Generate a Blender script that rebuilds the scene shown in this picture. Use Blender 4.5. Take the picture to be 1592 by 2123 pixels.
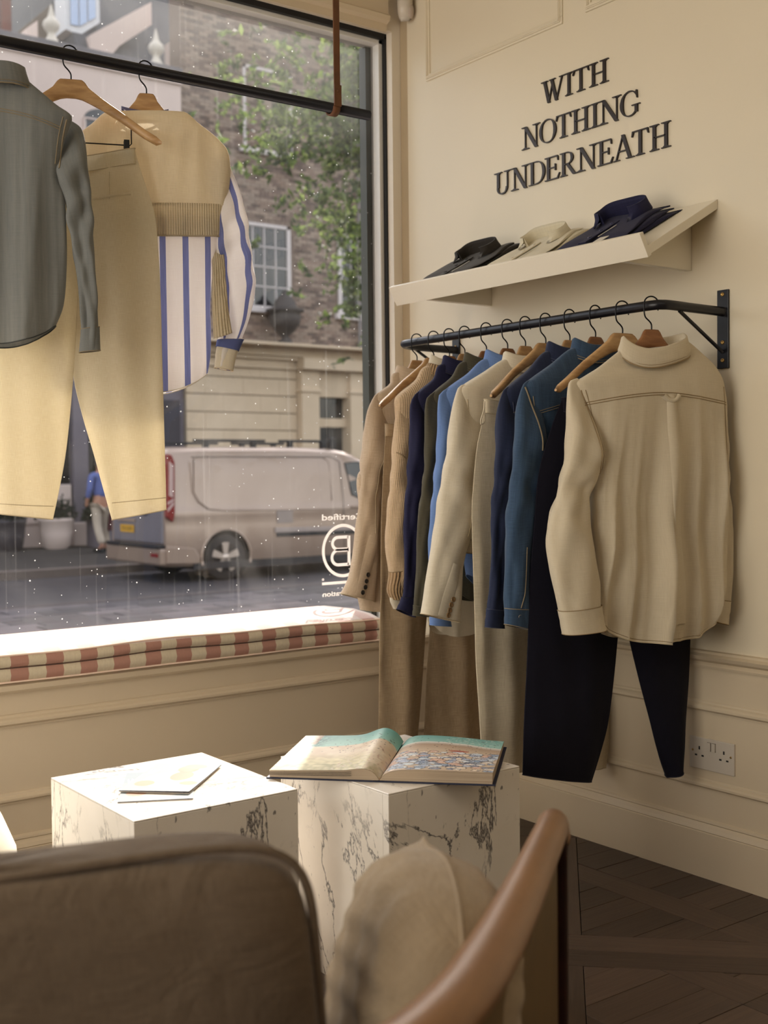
import bpy, bmesh, math, random
from mathutils import Vector, Matrix
from mathutils.bvhtree import BVHTree
PI = math.pi
R = math.radians
for o in list(bpy.data.objects): bpy.data.objects.remove(o)
SC = bpy.context.scene
COL = SC.collection

# ------------------------------------------------------------ camera
cam_d = bpy.data.cameras.new('camera'); cam = bpy.data.objects.new('camera', cam_d); COL.objects.link(cam)
YAW, PITCH, ROLL, FPX = 0.641930914, 0.0333643652, 0.010865796, 2474.33
fwd = Vector((math.sin(YAW)*math.cos(PITCH), math.cos(YAW)*math.cos(PITCH), -math.sin(PITCH)))
rgt = Vector((math.cos(YAW), -math.sin(YAW), 0)); dwn = fwd.cross(rgt)
r2 = rgt*math.cos(ROLL)+dwn*math.sin(ROLL); d2 = dwn*math.cos(ROLL)-rgt*math.sin(ROLL)
mw = Matrix.Identity(4)
for i in range(3): mw[i][0], mw[i][1], mw[i][2] = r2[i], -d2[i], -fwd[i]
mw[2][3] = 1.1
cam.matrix_world = mw
cam_d.sensor_fit = 'VERTICAL'; cam_d.sensor_height = 36; cam_d.sensor_width = 27; cam_d.lens = 36*FPX/2123
cam_d.clip_start = 0.05; cam_d.clip_end = 200
cam_d.dof.use_dof = True; cam_d.dof.focus_distance = 3.0; cam_d.dof.aperture_fstop = 4.2
SC.camera = cam

# ------------------------------------------------------------ world, sun, room light, exposure
W = bpy.data.worlds.new('world'); SC.world = W; W.use_nodes = True
wn = W.node_tree; wn.nodes.clear()
sky = wn.nodes.new('ShaderNodeTexSky'); sky.sky_type = 'NISHITA'; sky.sun_disc = False
sky.sun_elevation = R(34); sky.sun_rotation = R(40.5); sky.air_density = 1.3; sky.dust_density = 3.0; sky.ozone_density = 0.9
bg = wn.nodes.new('ShaderNodeBackground'); bg.inputs['Strength'].default_value = 0.60
wo = wn.nodes.new('ShaderNodeOutputWorld')
hs = wn.nodes.new('ShaderNodeHueSaturation'); hs.inputs['Saturation'].default_value = .35
wn.links.new(sky.outputs[0], hs.inputs['Color']); wn.links.new(hs.outputs[0], bg.inputs[0]); wn.links.new(bg.outputs[0], wo.inputs[0])
def lamp(name, kind, loc, direction, energy, color, size=None, size_y=None):
    d = bpy.data.lights.new(name, kind); d.energy = energy; d.color = color
    if kind == 'AREA': d.shape = 'RECTANGLE'; d.size = size; d.size_y = size_y
    if kind == 'SUN': d.angle = size
    o = bpy.data.objects.new(name, d); COL.objects.link(o); o.location = loc
    o.rotation_euler = Vector(direction).to_track_quat('-Z', 'Y').to_euler(); return o
lamp('sun', 'SUN', (6, 9, 8), (-.65*.829, -.76*.829, -.559), 7.4, (1, .94, .85), R(0.6))
# daylight from the shop's other street window, in the wall to the left of the camera
lamp('side_window_daylight', 'AREA', (-2.3, 1.7, 1.50), (1, .06, -.09), 88, (1, .95, .87), 2.4, 2.4)
# unseen fill lamp added overhead, behind the camera, to brighten the room
lamp('added_ceiling_fill', 'AREA', (0.6, -0.6, 3.0), (.1, .1, -1), 16, (1, .90, .78), 1.8, 1.6)
SC.view_settings.view_transform = 'Standard'; SC.view_settings.look = 'None'
SC.view_settings.gamma = 1; SC.view_settings.use_curve_mapping = False; SC.view_settings.exposure = 0.0
SC.cycles.use_denoising = True; SC.cycles.max_bounces = 10; SC.cycles.diffuse_bounces = 5
SC.cycles.transparent_max_bounces = 16; SC.cycles.transmission_bounces = 8; SC.cycles.sample_clamp_indirect = 6
SC.cycles.caustics_reflective = False; SC.cycles.caustics_refractive = False

# ------------------------------------------------------------ materials
MATS = {}
class NT:
    def __init__(s, name):
        s.m = bpy.data.materials.new(name); s.m.use_nodes = True; s.t = s.m.node_tree; s.t.nodes.clear()
        s.out = s.t.nodes.new('ShaderNodeOutputMaterial'); MATS[name] = s.m
    def n(s, typ, ins=None, **kw):
        nd = s.t.nodes.new('ShaderNode'+typ)
        for k, v in kw.items(): setattr(nd, k, v)
        for k, v in (ins or {}).items():
            sock = nd.inputs[k]
            if isinstance(v, bpy.types.NodeSocket): s.t.links.new(v, sock)
            elif isinstance(v, (tuple, list)) and sock.type == 'RGBA': sock.default_value = tuple(v)[:3]+(1,)
            else: sock.default_value = v
        return nd
    def link(s, a, b): s.t.links.new(a, b)
    def math(s, op, a, b=0.0, c=None):
        nd = s.t.nodes.new('ShaderNodeMath'); nd.operation = op
        for i, v in enumerate((a, b) if c is None else (a, b, c)):
            if isinstance(v, bpy.types.NodeSocket): s.t.links.new(v, nd.inputs[i])
            else: nd.inputs[i].default_value = v
        return nd.outputs[0]
    def mix(s, f, a, b, blend='MIX'):
        nd = s.t.nodes.new('ShaderNodeMix'); nd.data_type = 'RGBA'; nd.blend_type = blend
        for i, v in ((0, f), (6, a), (7, b)):
            if isinstance(v, bpy.types.NodeSocket): s.t.links.new(v, nd.inputs[i])
            elif i == 0: nd.inputs[0].default_value = v
            else: nd.inputs[i].default_value = tuple(v)[:3]+(1,)
        return nd.outputs[2]
    def coord(s, kind='Object', scale=(1, 1, 1), rot=(0, 0, 0)):
        tc = s.t.nodes.new('ShaderNodeTexCoord'); mp = s.t.nodes.new('ShaderNodeMapping')
        s.t.links.new(tc.outputs[kind], mp.inputs[0]); mp.inputs['Scale'].default_value = scale; mp.inputs['Rotation'].default_value = rot
        return mp.outputs[0]
    def noise(s, vec, scale=5, detail=3, rough=.5, dist=0):
        return s.n('TexNoise', {'Vector': vec, 'Scale': scale, 'Detail': detail, 'Roughness': rough, 'Distortion': dist}).outputs[0]
    def ramp(s, f, stops):
        nd = s.t.nodes.new('ShaderNodeValToRGB'); s.t.links.new(f, nd.inputs[0]); e = nd.color_ramp.elements
        while len(e) < len(stops): e.new(.5)
        for el, (p, c) in zip(e, stops): el.position = p; el.color = tuple(c)[:3]+(1,)
        return nd.outputs[0]
    def bump(s, h, strength=.3, dist=.01):
        return s.n('Bump', {'Height': h, 'Strength': strength, 'Distance': dist}).outputs[0]
    def bsdf(s, color, rough=.6, metal=0, normal=None, spec=.5, **kw):
        ins = {'Base Color': color, 'Roughness': rough, 'Metallic': metal, 'Specular IOR Level': spec}
        if normal: ins['Normal'] = normal
        ins.update(kw)
        b = s.n('BsdfPrincipled', ins); s.link(b.outputs[0], s.out.inputs[0]); return b
def G_(c): return tuple(((v/255) if v <= 10.31 else v/255) for v in c)
def rgb(r, g, b):
    f = lambda v: (v/255/12.92) if v/255 <= .04045 else ((v/255+.055)/1.055)**2.4
    return (f(r), f(g), f(b))
def plain(name, c, rough=.6, metal=0, var=.06, bs=0, scale=8, spec=.5):
    t = NT(name); v = t.coord(); n = t.noise(v, scale, 4)
    d = tuple(x*(1-var*2) for x in c); l = tuple(min(1, x*(1+var)) for x in c)
    nm = t.bump(t.noise(v, scale*12, 3), bs, .002) if bs else None
    t.bsdf(t.mix(n, d, l), rough, metal, nm, spec); return t.m
def paint(name, c, rough=.42):
    t = NT(name); v = t.coord()
    big = t.noise(v, 1.7, 3); fine = t.noise(v, 90, 3)
    col = t.mix(big, tuple(x*.93 for x in c), tuple(x*1.03 for x in c))
    t.bsdf(col, rough, 0, t.bump(fine, .06, .002), .35); return t.m
def fabric(name, c1, c2, slub=0.5, transl=.12, rough=.85, scale=1.0, stripes=None, knit=None, streak=False, bump=.25, sheen=.15, crumple=0):
    """woven cloth: thread slubs run along both directions of the cloth's own uv (metres)"""
    t = NT(name); uv = t.n('UVMap').outputs[0]
    def sc(x, y):
        m = t.n('Mapping', {'Vector': uv, 'Scale': (x, y, 1)}); return m.outputs[0]
    warp = t.noise(sc(900*scale, 28*scale), 1, 3); weft = t.noise(sc(28*scale, 900*scale), 1, 3)
    big = t.noise(sc(9, 5), 1, 3)
    th = t.math('MULTIPLY', t.math('ADD', warp, weft), .5)
    f = t.n('MapRange', {'Value': th, 'From Min': .5-.22/max(slub, .05)*.5, 'From Max': .5+.22/max(slub, .05)*.5}).outputs[0]
    if streak:
        st = t.noise(sc(95, 3.5), 1, 5, .65); f = t.math('ADD', t.math('MULTIPLY', f, .3), t.math('MULTIPLY', st, .75))
    col = t.mix(f, c1, c2)
    col = t.mix(t.math('MULTIPLY', big, .28), col, tuple(x*.72 for x in c1))
    h = th
    if stripes:
        per, wd, sc_, off = stripes
        sx = t.n('SeparateXYZ', {'Vector': uv}).outputs[0]
        fr = t.math('FRACT', t.math('ADD', t.math('DIVIDE', sx, per), off))
        m = t.math('LESS_THAN', fr, wd/per)
        thr = t.noise(sc(700, 14), 1, 2)
        bl = t.mix(thr, tuple(x*.75 for x in sc_), tuple(min(1, x*1.6+.05) for x in sc_))
        col = t.mix(m, col, bl)
    if knit:
        sx = t.n('SeparateXYZ', {'Vector': uv})
        a = t.math('SINE', t.math('MULTIPLY', sx.outputs[0], 2*PI/knit[0]))
        b = t.math('SINE', t.math('MULTIPLY', sx.outputs[1], 2*PI/(knit[0]*1.3)))
        h = t.math('ADD', t.math('MULTIPLY', a, knit[1]), t.math('MULTIPLY', b, .25))
        col = t.mix(t.math('MULTIPLY', t.math('ADD', a, 1), .16*knit[1]), col, tuple(x*.5 for x in c1))
    nm = t.bump(h, bump, .0015)
    if crumple:
        cr = t.noise(t.n('Mapping', {'Vector': t.coord(), 'Scale': (1, 1, 1.6)}).outputs[0], 9, 4, .55, 1.5)
        nm = t.n('Bump', {'Height': cr, 'Strength': crumple, 'Distance': .03, 'Normal': nm}).outputs[0]
    b = t.n('BsdfPrincipled', {'Base Color': col, 'Roughness': rough, 'Specular IOR Level': .2, 'Normal': nm, 'Sheen Weight': sheen})
    if transl > 0:
        tr = t.n('BsdfTranslucent', {'Color': col}); mx = t.n('MixShader', {'Fac': transl, 1: b.outputs[0], 2: tr.outputs[0]})
        t.link(mx.outputs[0], t.out.inputs[0])
    else: t.link(b.outputs[0], t.out.inputs[0])
    return t.m
def wood(name, c1, c2, rough=.45, scale=(3, 40, 40), rings=6, spec=.4):
    t = NT(name); v = t.coord('Object', scale)
    n = t.noise(v, 1.2, 6, .6, .6)
    w = t.n('TexWave', {'Vector': v, 'Scale': rings*.12, 'Distortion': 5, 'Detail': 3, 'Detail Scale': 1.2}, wave_type='BANDS', bands_direction='Y').outputs[1]
    f = t.math('ADD', t.math('MULTIPLY', n, .6), t.math('MULTIPLY', w, .4))
    t.bsdf(t.mix(f, c1, c2), rough, 0, t.bump(f, .12, .002), spec); return t.m

wall_m = paint('cream_wall_paint', rgb(222, 211, 188))
pier_m = paint('cream_pier_paint', rgb(226, 216, 200))
panel_m = paint('taupe_panel_paint', rgb(206, 190, 164), .4)
white_m = paint('off_white_shelf_paint', rgb(230, 222, 204), .4)
ceil_m = paint('ceiling_paint', rgb(225, 218, 200), .7)
frame_m = plain('white_window_frame', rgb(222, 220, 216), .35)
black_m = plain('black_metal', (.010, .010, .014), .32, .3, .1, 0, 8, .55)
gasket_m = plain('black_gasket', (.008, .008, .009), .6)
wire_m = plain('black_wire', (.008, .008, .01), .35, .6)
brass_m = plain('brass_screw', rgb(176, 142, 84), .35, .9)
leather_m = plain('tan_leather_strap', rgb(108, 66, 34), .55, 0, .25, .3, 30)
plastic_m = plain('white_plastic', rgb(196, 186, 172), .35, 0, .03)
lens_m = plain('frosted_sensor_lens', rgb(186, 172, 160), .25, 0, .03)
dark_m = plain('dark_slot', (.01, .009, .009), .7)
hang_m = wood('hanger_ash_wood', rgb(150, 110, 70), rgb(208, 170, 120), .4, (18, 18, 90))
hang2_m = wood('hanger_walnut_wood', rgb(118, 76, 46), rgb(160, 112, 72), .42, (18, 18, 90))
at_ = NT('chair_oak_wood'); av0 = at_.coord('Object', (1, 1, 1), (0, 0, -R(37)))
an0 = at_.noise(at_.n('Mapping', {'Vector': av0, 'Scale': (3.5, 60, 60)}).outputs[0], 1, 6, .65, .5); an1 = at_.noise(av0, 7, 4, .6)
at_.bsdf(at_.mix(at_.math('ADD', at_.math('MULTIPLY', an0, .55), at_.math('MULTIPLY', an1, .5)), rgb(78, 50, 30), rgb(160, 116, 74)), .36, 0, at_.bump(an0, .12, .002), .5)
arm_m = at_.m
darkwood_m = wood('chair_dark_rosewood', rgb(30, 10, 9), rgb(52, 20, 16), .3, (8, 8, 40))
sign_m = plain('dark_bronze_letter', rgb(46, 36, 32), .38, .35, .15)
btn_black = plain('black_button', (.012, .012, .014), .15, 0, .05, 0, 8, .9)
btn_horn = plain('horn_button', rgb(150, 118, 80), .22, 0, .35, 0, 160, .8)
btn_pale = plain('pale_button', rgb(205, 190, 170), .25)

cream_f = fabric('cream_twill', rgb(198, 184, 158), rgb(222, 210, 186), .4, .08)
navy_f = fabric('navy_wool', rgb(14, 13, 24), rgb(24, 23, 38), .4, 0, .9, 1, None, None, False, .1, .03)
denim_f = fabric('mid_blue_denim', rgb(24, 40, 66), rgb(74, 100, 128), 1.0, .02, .8, .8, None, None, True)
denim2_f = fabric('dark_blue_denim', rgb(22, 27, 48), rgb(46, 56, 86), .9, .02, .8, .8, None, None, True)
pale_denim_f = fabric('pale_washed_denim', rgb(104, 110, 114), rgb(168, 168, 162), .45, .30, .8, .8, None, None, True)
linen_f = fabric('cream_linen', rgb(204, 190, 162), rgb(230, 218, 194), .9, .12)
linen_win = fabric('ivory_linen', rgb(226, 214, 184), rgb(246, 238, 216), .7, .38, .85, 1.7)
blazer_f = fabric('ivory_linen_blazer', rgb(212, 200, 176), rgb(232, 222, 202), .7, .10)
tan_f = fabric('oatmeal_linen', rgb(190, 168, 142), rgb(216, 196, 170), 1.0, .10)
brown_f = fabric('sand_linen', rgb(150, 128, 100), rgb(184, 162, 132), 1.0, .08)
knit_f = fabric('beige_rib_knit', rgb(192, 164, 130), rgb(220, 194, 160), .6, .08, .9, 1, None, (.006, .5), False, .5)
cuff_f = fabric('beige_heavy_rib', rgb(160, 128, 92), rgb(204, 172, 132), .6, .05, .9, 1, None, (.010, 1.0), False, 1.0)
knitw_f = fabric('camel_fine_knit', rgb(222, 208, 180), rgb(240, 228, 204), .6, .30, .9, 1, None, (.0035, .3), False, .25)
ribw_f = fabric('camel_rib', rgb(214, 198, 166), rgb(236, 222, 194), .6, .30, .9, 1, None, (.0062, 1.0), False, .8)
blue_f = fabric('sky_blue_poplin', rgb(92, 122, 178), rgb(122, 150, 200), .5, .08)
darkblue_f = fabric('navy_poplin', rgb(22, 22, 48), rgb(38, 38, 70), .5, 0, .75, 1, None, None, False, .1, .05)
olive_f = fabric('olive_grey_poplin', rgb(60, 56, 42), rgb(86, 80, 62), .5, .02)
whitec_f = fabric('white_poplin', rgb(214, 202, 178), rgb(234, 224, 202), .4, .2)
stripe_f = fabric('blue_striped_linen', rgb(242, 236, 230), rgb(252, 248, 244), .5, .40, .85, 1, (.0585, .0155, rgb(100, 108, 156), .31))
charcoal_f = fabric('charcoal_cotton', rgb(34, 29, 24), rgb(52, 46, 38), .4, 0)
ecru_f = fabric('ecru_cotton', rgb(200, 190, 164), rgb(224, 214, 188), .4, .05)
sofa_f = fabric('taupe_sofa_linen', rgb(94, 79, 64), rgb(124, 108, 90), .6, 0, .9, 1.3, None, None, False, .35, .15, .22)
pillow_f = fabric('beige_pillow_linen', rgb(140, 122, 98), rgb(172, 153, 127), .6, 0, .9, 1.2, None, None, False, .35, .15, .22)
boucle_f = fabric('ivory_boucle', rgb(232, 222, 200), rgb(250, 244, 228), .5, 0, .95)
tag_m = plain('white_paper_tag', rgb(214, 208, 196), .6)
thread_m = plain('tan_stitching', rgb(150, 128, 94), .8)
thread_w = plain('pale_stitching', rgb(196, 180, 150), .8)
thread_d = plain('ochre_denim_stitching', rgb(142, 128, 104), .8)
dkthread = plain('dark_stitching', (.012, .012, .025), .8)

# ------------------------------------------------------------ object helpers
def link(o, parent=None):
    COL.objects.link(o)
    if parent: o.parent = parent
    return o
def tag(o, label=None, cat=None, group=None, kind=None):
    if label: o['label'] = label
    if cat: o['category'] = cat
    if group: o['group'] = group
    if kind: o['kind'] = kind
    return o
def thing(name, label, cat, loc=(0, 0, 0), rz=0, group=None):
    o = bpy.data.objects.new(name, None); link(o); o.location = loc; o.rotation_euler = (0, 0, rz)
    o.empty_display_size = .1
    return tag(o, label, cat, group)
class MB:
    def __init__(s): s.v = []; s.f = []; s.uv = []; s.sm = []; s.mi = []; s.mats = []
    def add(s, vs, fs, smooth=False, uvs=None, mi=0):
        b = len(s.v); s.v += [tuple(v) for v in vs]
        for i, f in enumerate(fs):
            s.f.append([b+k for k in f]); s.sm.append(smooth); s.mi.append(mi)
            s.uv.append(uvs[i] if uvs else None)
    def box(s, a, b, mi=0, bev=0):
        x0, y0, z0 = a; x1, y1, z1 = b
        vs = [(x0, y0, z0), (x1, y0, z0), (x1, y1, z0), (x0, y1, z0), (x0, y0, z1), (x1, y0, z1), (x1, y1, z1), (x0, y1, z1)]
        s.add(vs, [(0, 3, 2, 1), (4, 5, 6, 7), (0, 1, 5, 4), (1, 2, 6, 5), (2, 3, 7, 6), (3, 0, 4, 7)], mi=mi)
    def prism(s, poly, axis, a, b, mi=0, smooth=False):
        """poly: 2-D points (in the two axes other than axis, in xyz order); extruded from a to b"""
        n = len(poly)
        def P(p, t):
            q = list(p); q.insert(axis, t); return tuple(q)
        vs = [P(p, a) for p in poly]+[P(p, b) for p in poly]
        s.add(vs, [list(range(n))[::-1], list(range(n, 2*n))], mi=mi)
        bb = len(s.v)-2*n
        for i in range(n):
            j = (i+1) % n; s.f.append([bb+i, bb+j, bb+n+j, bb+n+i]); s.sm.append(smooth); s.mi.append(mi); s.uv.append(None)
    def loft(s, rows, closed=True, caps=(0, 0), smooth=True, uv=None, mi=0):
        nr, nc = len(rows), len(rows[0]); vs = [p for r in rows for p in r]; fs = []; uvs = []
        m = nc if closed else nc-1
        if uv is None:
            cu = [0]
            mid = rows[nr//2]
            for k in range(nc): cu.append(cu[-1]+(Vector(mid[(k+1) % nc])-Vector(mid[k])).length)
            cv = [0]
            for i in range(nr-1): cv.append(cv[-1]+(Vector(rows[i+1][0])-Vector(rows[i][0])).length)
            uvf = lambda i, k: (cu[k], -cv[i])
        else: uvf = uv
        for i in range(nr-1):
            for k in range(m):
                k2 = (k+1) % nc
                fs.append((i*nc+k, i*nc+k2, (i+1)*nc+k2, (i+1)*nc+k))
                uvs.append((uvf(i, k), uvf(i, k+1), uvf(i+1, k+1), uvf(i+1, k)))
        s.add(vs, fs, smooth, uvs, mi); b = len(s.v)-nr*nc
        if caps[0]: s.f.append([b+k for k in range(nc)]); s.sm.append(False); s.mi.append(mi); s.uv.append(None)
        if caps[1]: s.f.append([b+(nr-1)*nc+k for k in range(nc)][::-1]); s.sm.append(False); s.mi.append(mi); s.uv.append(None)
    def tube(s, pts, r, n=8, closed=False, caps=True, mi=0):
        pts = [Vector(p) for p in pts]; N = len(pts); rows = []
        rr = r if isinstance(r, (list, tuple)) else [r]*N
        up = None
        for i, p in enumerate(pts):
            a = pts[(i-1) % N] if (closed or i) else p; b = pts[(i+1) % N] if (closed or i < N-1) else p
            t = (b-a).normalized()
            if up is None:
                up = t.orthogonal().normalized()
            up = (up-t*up.dot(t)).normalized(); w = t.cross(up)
            rows.append([tuple(p+(up*math.cos(2*PI*k/n)+w*math.sin(2*PI*k/n))*rr[i]) for k in range(n)])
        if closed: rows.append(rows[0])
        s.loft(rows, True, (caps and not closed, caps and not closed), True, mi=mi)
    def lathe(s, prof, c=(0, 0, 0), n=20, axis=2, mi=0, caps=(1, 1), smooth=True):
        rows = []
        for r, h in prof:
            row = []
            for k in range(n):
                a = 2*PI*k/n; p = [r*math.cos(a), r*math.sin(a)]; p.insert(axis, h)
                row.append((c[0]+p[0], c[1]+p[1], c[2]+p[2]))
            rows.append(row)
        s.loft(rows, True, caps, smooth, mi=mi)
    def build(s, name, mat, parent=None, bevel=0, sub=0):
        me = bpy.data.meshes.new(name); me.from_pydata(s.v, [], s.f)
        if any(u for u in s.uv):
            ul = me.uv_layers.new(name='UVMap'); i = 0
            for f, u in zip(s.f, s.uv):
                for k in range(len(f)):
                    ul.data[i].uv = u[k] if u else (0, 0)
                    i += 1
        for p, q, mi in zip(me.polygons, s.sm, s.mi): p.use_smooth = q; p.material_index = mi
        for m in (mat if isinstance(mat, (list, tuple)) else [mat]): me.materials.append(m)
        me.validate(); me.update()
        o = bpy.data.objects.new(name, me); link(o, parent)
        if bevel:
            b = o.modifiers.new('bevel', 'BEVEL'); b.width = bevel; b.segments = 2; b.limit_method = 'ANGLE'; b.angle_limit = R(40)
        if sub:
            b = o.modifiers.new('sub', 'SUBSURF'); b.levels = b.render_levels = sub
        return o
def box(name, a, b, mat, parent=None, bevel=0):
    m = MB(); m.box(a, b); return m.build(name, mat, parent, bevel)
def lerp(a, b, t): return a+(b-a)*t
def sstep(a, b, x):
    t = min(1, max(0, (x-a)/(b-a))); return t*t*(3-2*t)
def catmull(P, n):
    """P: list of tuples -> n samples, evenly spaced by index-weighted length"""
    P = [Vector(p) for p in P]; L = [0]
    for a, b in zip(P, P[1:]): L.append(L[-1]+max((b-a).length, 1e-6))
    out = []
    for k in range(n):
        s = L[-1]*k/(n-1); i = 0
        while i < len(P)-2 and L[i+1] < s: i += 1
        t = (s-L[i])/(L[i+1]-L[i]); t = min(1, max(0, t))
        p0, p1, p2, p3 = P[max(i-1, 0)], P[i], P[i+1], P[min(i+2, len(P)-1)]
        h1 = L[i+1]-L[i]; h0 = max(L[i]-L[max(i-1, 0)], 1e-6) if i > 0 else h1; h2 = (L[min(i+2, len(P)-1)]-L[i+1]) if i+2 < len(P) else h1
        m1 = (p2-p0)*(h1/(h0+h1)); m2 = (p3-p1)*(h1/(h1+h2)) if h2 > 0 else (p2-p1)
        t2, t3 = t*t, t*t*t
        out.append(p1*(2*t3-3*t2+1)+m1*(t3-2*t2+t)+p2*(-2*t3+3*t2)+m2*(t3-t2))
    return out
def vec4(rows): return rows

# ------------------------------------------------------------ room shell
XW, YW, YG = 2.6, 3.34, 3.42
def struct(o, label=None):
    o['kind'] = 'structure'
    if label: o['label'] = label
    return o
def rot2(p, a, c=(0, 0)):
    ca, sa = math.cos(a), math.sin(a); return (c[0]+p[0]*ca-p[1]*sa, c[1]+p[0]*sa+p[1]*ca)
floor = struct(box('floor', (-2.6, -3.1, -.06), (XW, YG, -.014), plain('parquet_bed', rgb(26, 18, 14), .7)), 'dark stained oak parquet floor laid in framed basket-weave panels')
def plank_mat(name, c1, c2, ang):
    t = NT(name); v = t.coord('Object', (1, 1, 1), (0, 0, -ang)); m = t.n('Mapping', {'Vector': v, 'Scale': (2.2, 45, 1)}).outputs[0]
    n = t.noise(m, 2.0, 6, .65, .8); big = t.noise(t.coord(), 4, 2)
    col = t.mix(n, c1, c2); col = t.mix(t.math('MULTIPLY', big, .4), col, tuple(x*.6 for x in c1))
    t.bsdf(col, .42, 0, t.bump(n, .35, .002), .35); return t.m
pl_m = {}
for an, a in (('x', 0), ('y', PI/2), ('ne', PI/4), ('se', -PI/4)):
    for k, s in enumerate((.82, 1.0, 1.2)):
        pl_m[an, k] = plank_mat('oak_plank_%s_%d' % (an, k), tuple(x*s for x in rgb(52, 41, 35)), tuple(x*s for x in rgb(104, 84, 70)), a)
def clip(poly, nx, ny, d):
    out = []
    for i in range(len(poly)):
        a, b = poly[i], poly[(i+1) % len(poly)]; da = a[0]*nx+a[1]*ny-d; db = b[0]*nx+b[1]*ny-d
        if da <= 0: out.append(a)
        if (da < 0 < db) or (db < 0 < da): t = da/(da-db); out.append((a[0]+(b[0]-a[0])*t, a[1]+(b[1]-a[1])*t))
    return out
def area(p): return abs(sum(p[i][0]*p[(i+1) % len(p)][1]-p[(i+1) % len(p)][0]*p[i][1] for i in range(len(p))))/2
def inset(poly, g):
    n = len(poly); s = sum(poly[i][0]*poly[(i+1) % n][1]-poly[(i+1) % n][0]*poly[i][1] for i in range(n))
    if s < 0: poly = poly[::-1]
    out = poly
    for i in range(n):
        a, b = poly[i], poly[(i+1) % n]; dx, dy = b[0]-a[0], b[1]-a[1]; L = math.hypot(dx, dy)
        if L < 1e-5: continue
        nx, ny = dy/L, -dx/L; out = clip(out, nx, ny, a[0]*nx+a[1]*ny-g)
        if len(out) < 3: return []
    return out
rnd = random.Random(5); planks = []
def plank(poly, an):
    for nx, ny, d in ((1, 0, XW-.001), (-1, 0, 2.55), (0, 1, 3.06), (0, -1, 3.0)): 
        poly = clip(poly, nx, ny, d)
        if len(poly) < 3: return
    poly = inset(poly, .0009)
    if len(poly) < 3 or area(poly) < 6e-5: return
    planks.append((poly, an, rnd.uniform(-.0006, .0006), rnd.randrange(3)))
C0 = (2.037, 1.962); PER, INN, FR = .94, .76, .09
A45 = PI/4; e1 = (math.cos(A45), math.sin(A45)); e2 = (math.sin(A45), -math.cos(A45))
def PP(u, v): return (C0[0]+e1[0]*u+e2[0]*v, C0[1]+e1[1]*u+e2[1]*v)
for i in range(-8, 4):
    for j in range(-8, 7):
        u0, v0 = i*PER, j*PER; u1, v1 = u0+INN, v0+INN
        plank([PP(u0-FR, v0-FR), PP(u0, v0-FR), PP(u0, v1+FR), PP(u0-FR, v1+FR)], 'se')
        plank([PP(u1, v0-FR), PP(u1+FR, v0-FR), PP(u1+FR, v1+FR), PP(u1, v1+FR)], 'se')
        plank([PP(u0, v0-FR), PP(u1, v0-FR), PP(u1, v0), PP(u0, v0)], 'ne')
        plank([PP(u0, v1), PP(u1, v1), PP(u1, v1+FR), PP(u0, v1+FR)], 'ne')
        cx, cy = PP(u0+INN/2, v0+INN/2)
        if abs(cx-1.6) > 4.6 or cy < -3.6: continue
        w = .0955; cell = 4*w
        for a in range(-3, 4):
            for b in range(-3, 4):
                # long strips run in y; between them x-direction pieces
                ox, oy = 2.357+a*cell, 1.83+b*cell
                P_ = [(ox-w/2, oy-w/2), (ox+w/2, oy-w/2), (ox+w/2, oy-w/2+cell), (ox-w/2, oy-w/2+cell)]
                pcs = [(P_, 'y')]
                for k in range(4):
                    pcs.append(([(ox+w/2, oy-w/2+k*w), (ox-w/2+cell, oy-w/2+k*w), (ox-w/2+cell, oy+w/2+k*w), (ox+w/2, oy+w/2+k*w)], 'x'))
                if (a+b) % 2: pcs = [([(cx_+0, cy_) for cx_, cy_ in p], q) for p, q in pcs]
                for p, q in pcs:
                    sx = round((cx-C0[0])/1.0, 3)
                    p = [(x, y) for x, y in p]
                    poly = [(x+(cx-2.5744), y+(cy-1.962)) for x, y in p]
                    for ux, vy, lim in ((e1, 1, None),):
                        for (nn, d) in (((-e1[0], -e1[1]), -(PP(u0, v0)[0]*e1[0]+PP(u0, v0)[1]*e1[1])), (e1, PP(u1, v0)[0]*e1[0]+PP(u1, v0)[1]*e1[1]),
                                        ((-e2[0], -e2[1]), -(PP(u0, v0)[0]*e2[0]+PP(u0, v0)[1]*e2[1])), (e2, PP(u0, v1)[0]*e2[0]+PP(u0, v1)[1]*e2[1])):
                            poly = clip(poly, nn[0], nn[1], d)
                            if len(poly) < 3: break
                    if len(poly) >= 3: plank(poly, q)
def near(p):
    cx = sum(q[0] for q in p[0])/len(p[0]); cy = sum(q[1] for q in p[0])/len(p[0]); return math.hypot(cx-2.15, cy-1.85)
planks.sort(key=near)
stuff = {}
for k, (poly, an, dz, mk) in enumerate(planks):
    if k < 290:
        m = MB(); m.prism(poly, 2, -.014, dz); o = m.build('plank', pl_m[an, mk], floor, .0007)
    else:
        m = stuff.setdefault((an, mk), MB()); m.prism(poly, 2, -.014, dz)
fm = MB(); fmats = []
for (an, mk), m in stuff.items():
    fm.add(m.v, m.f, False, None, len(fmats)); fmats.append(pl_m[an, mk])
o = fm.build('parquet_planks', fmats, floor); o['kind'] = 'stuff'

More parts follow.
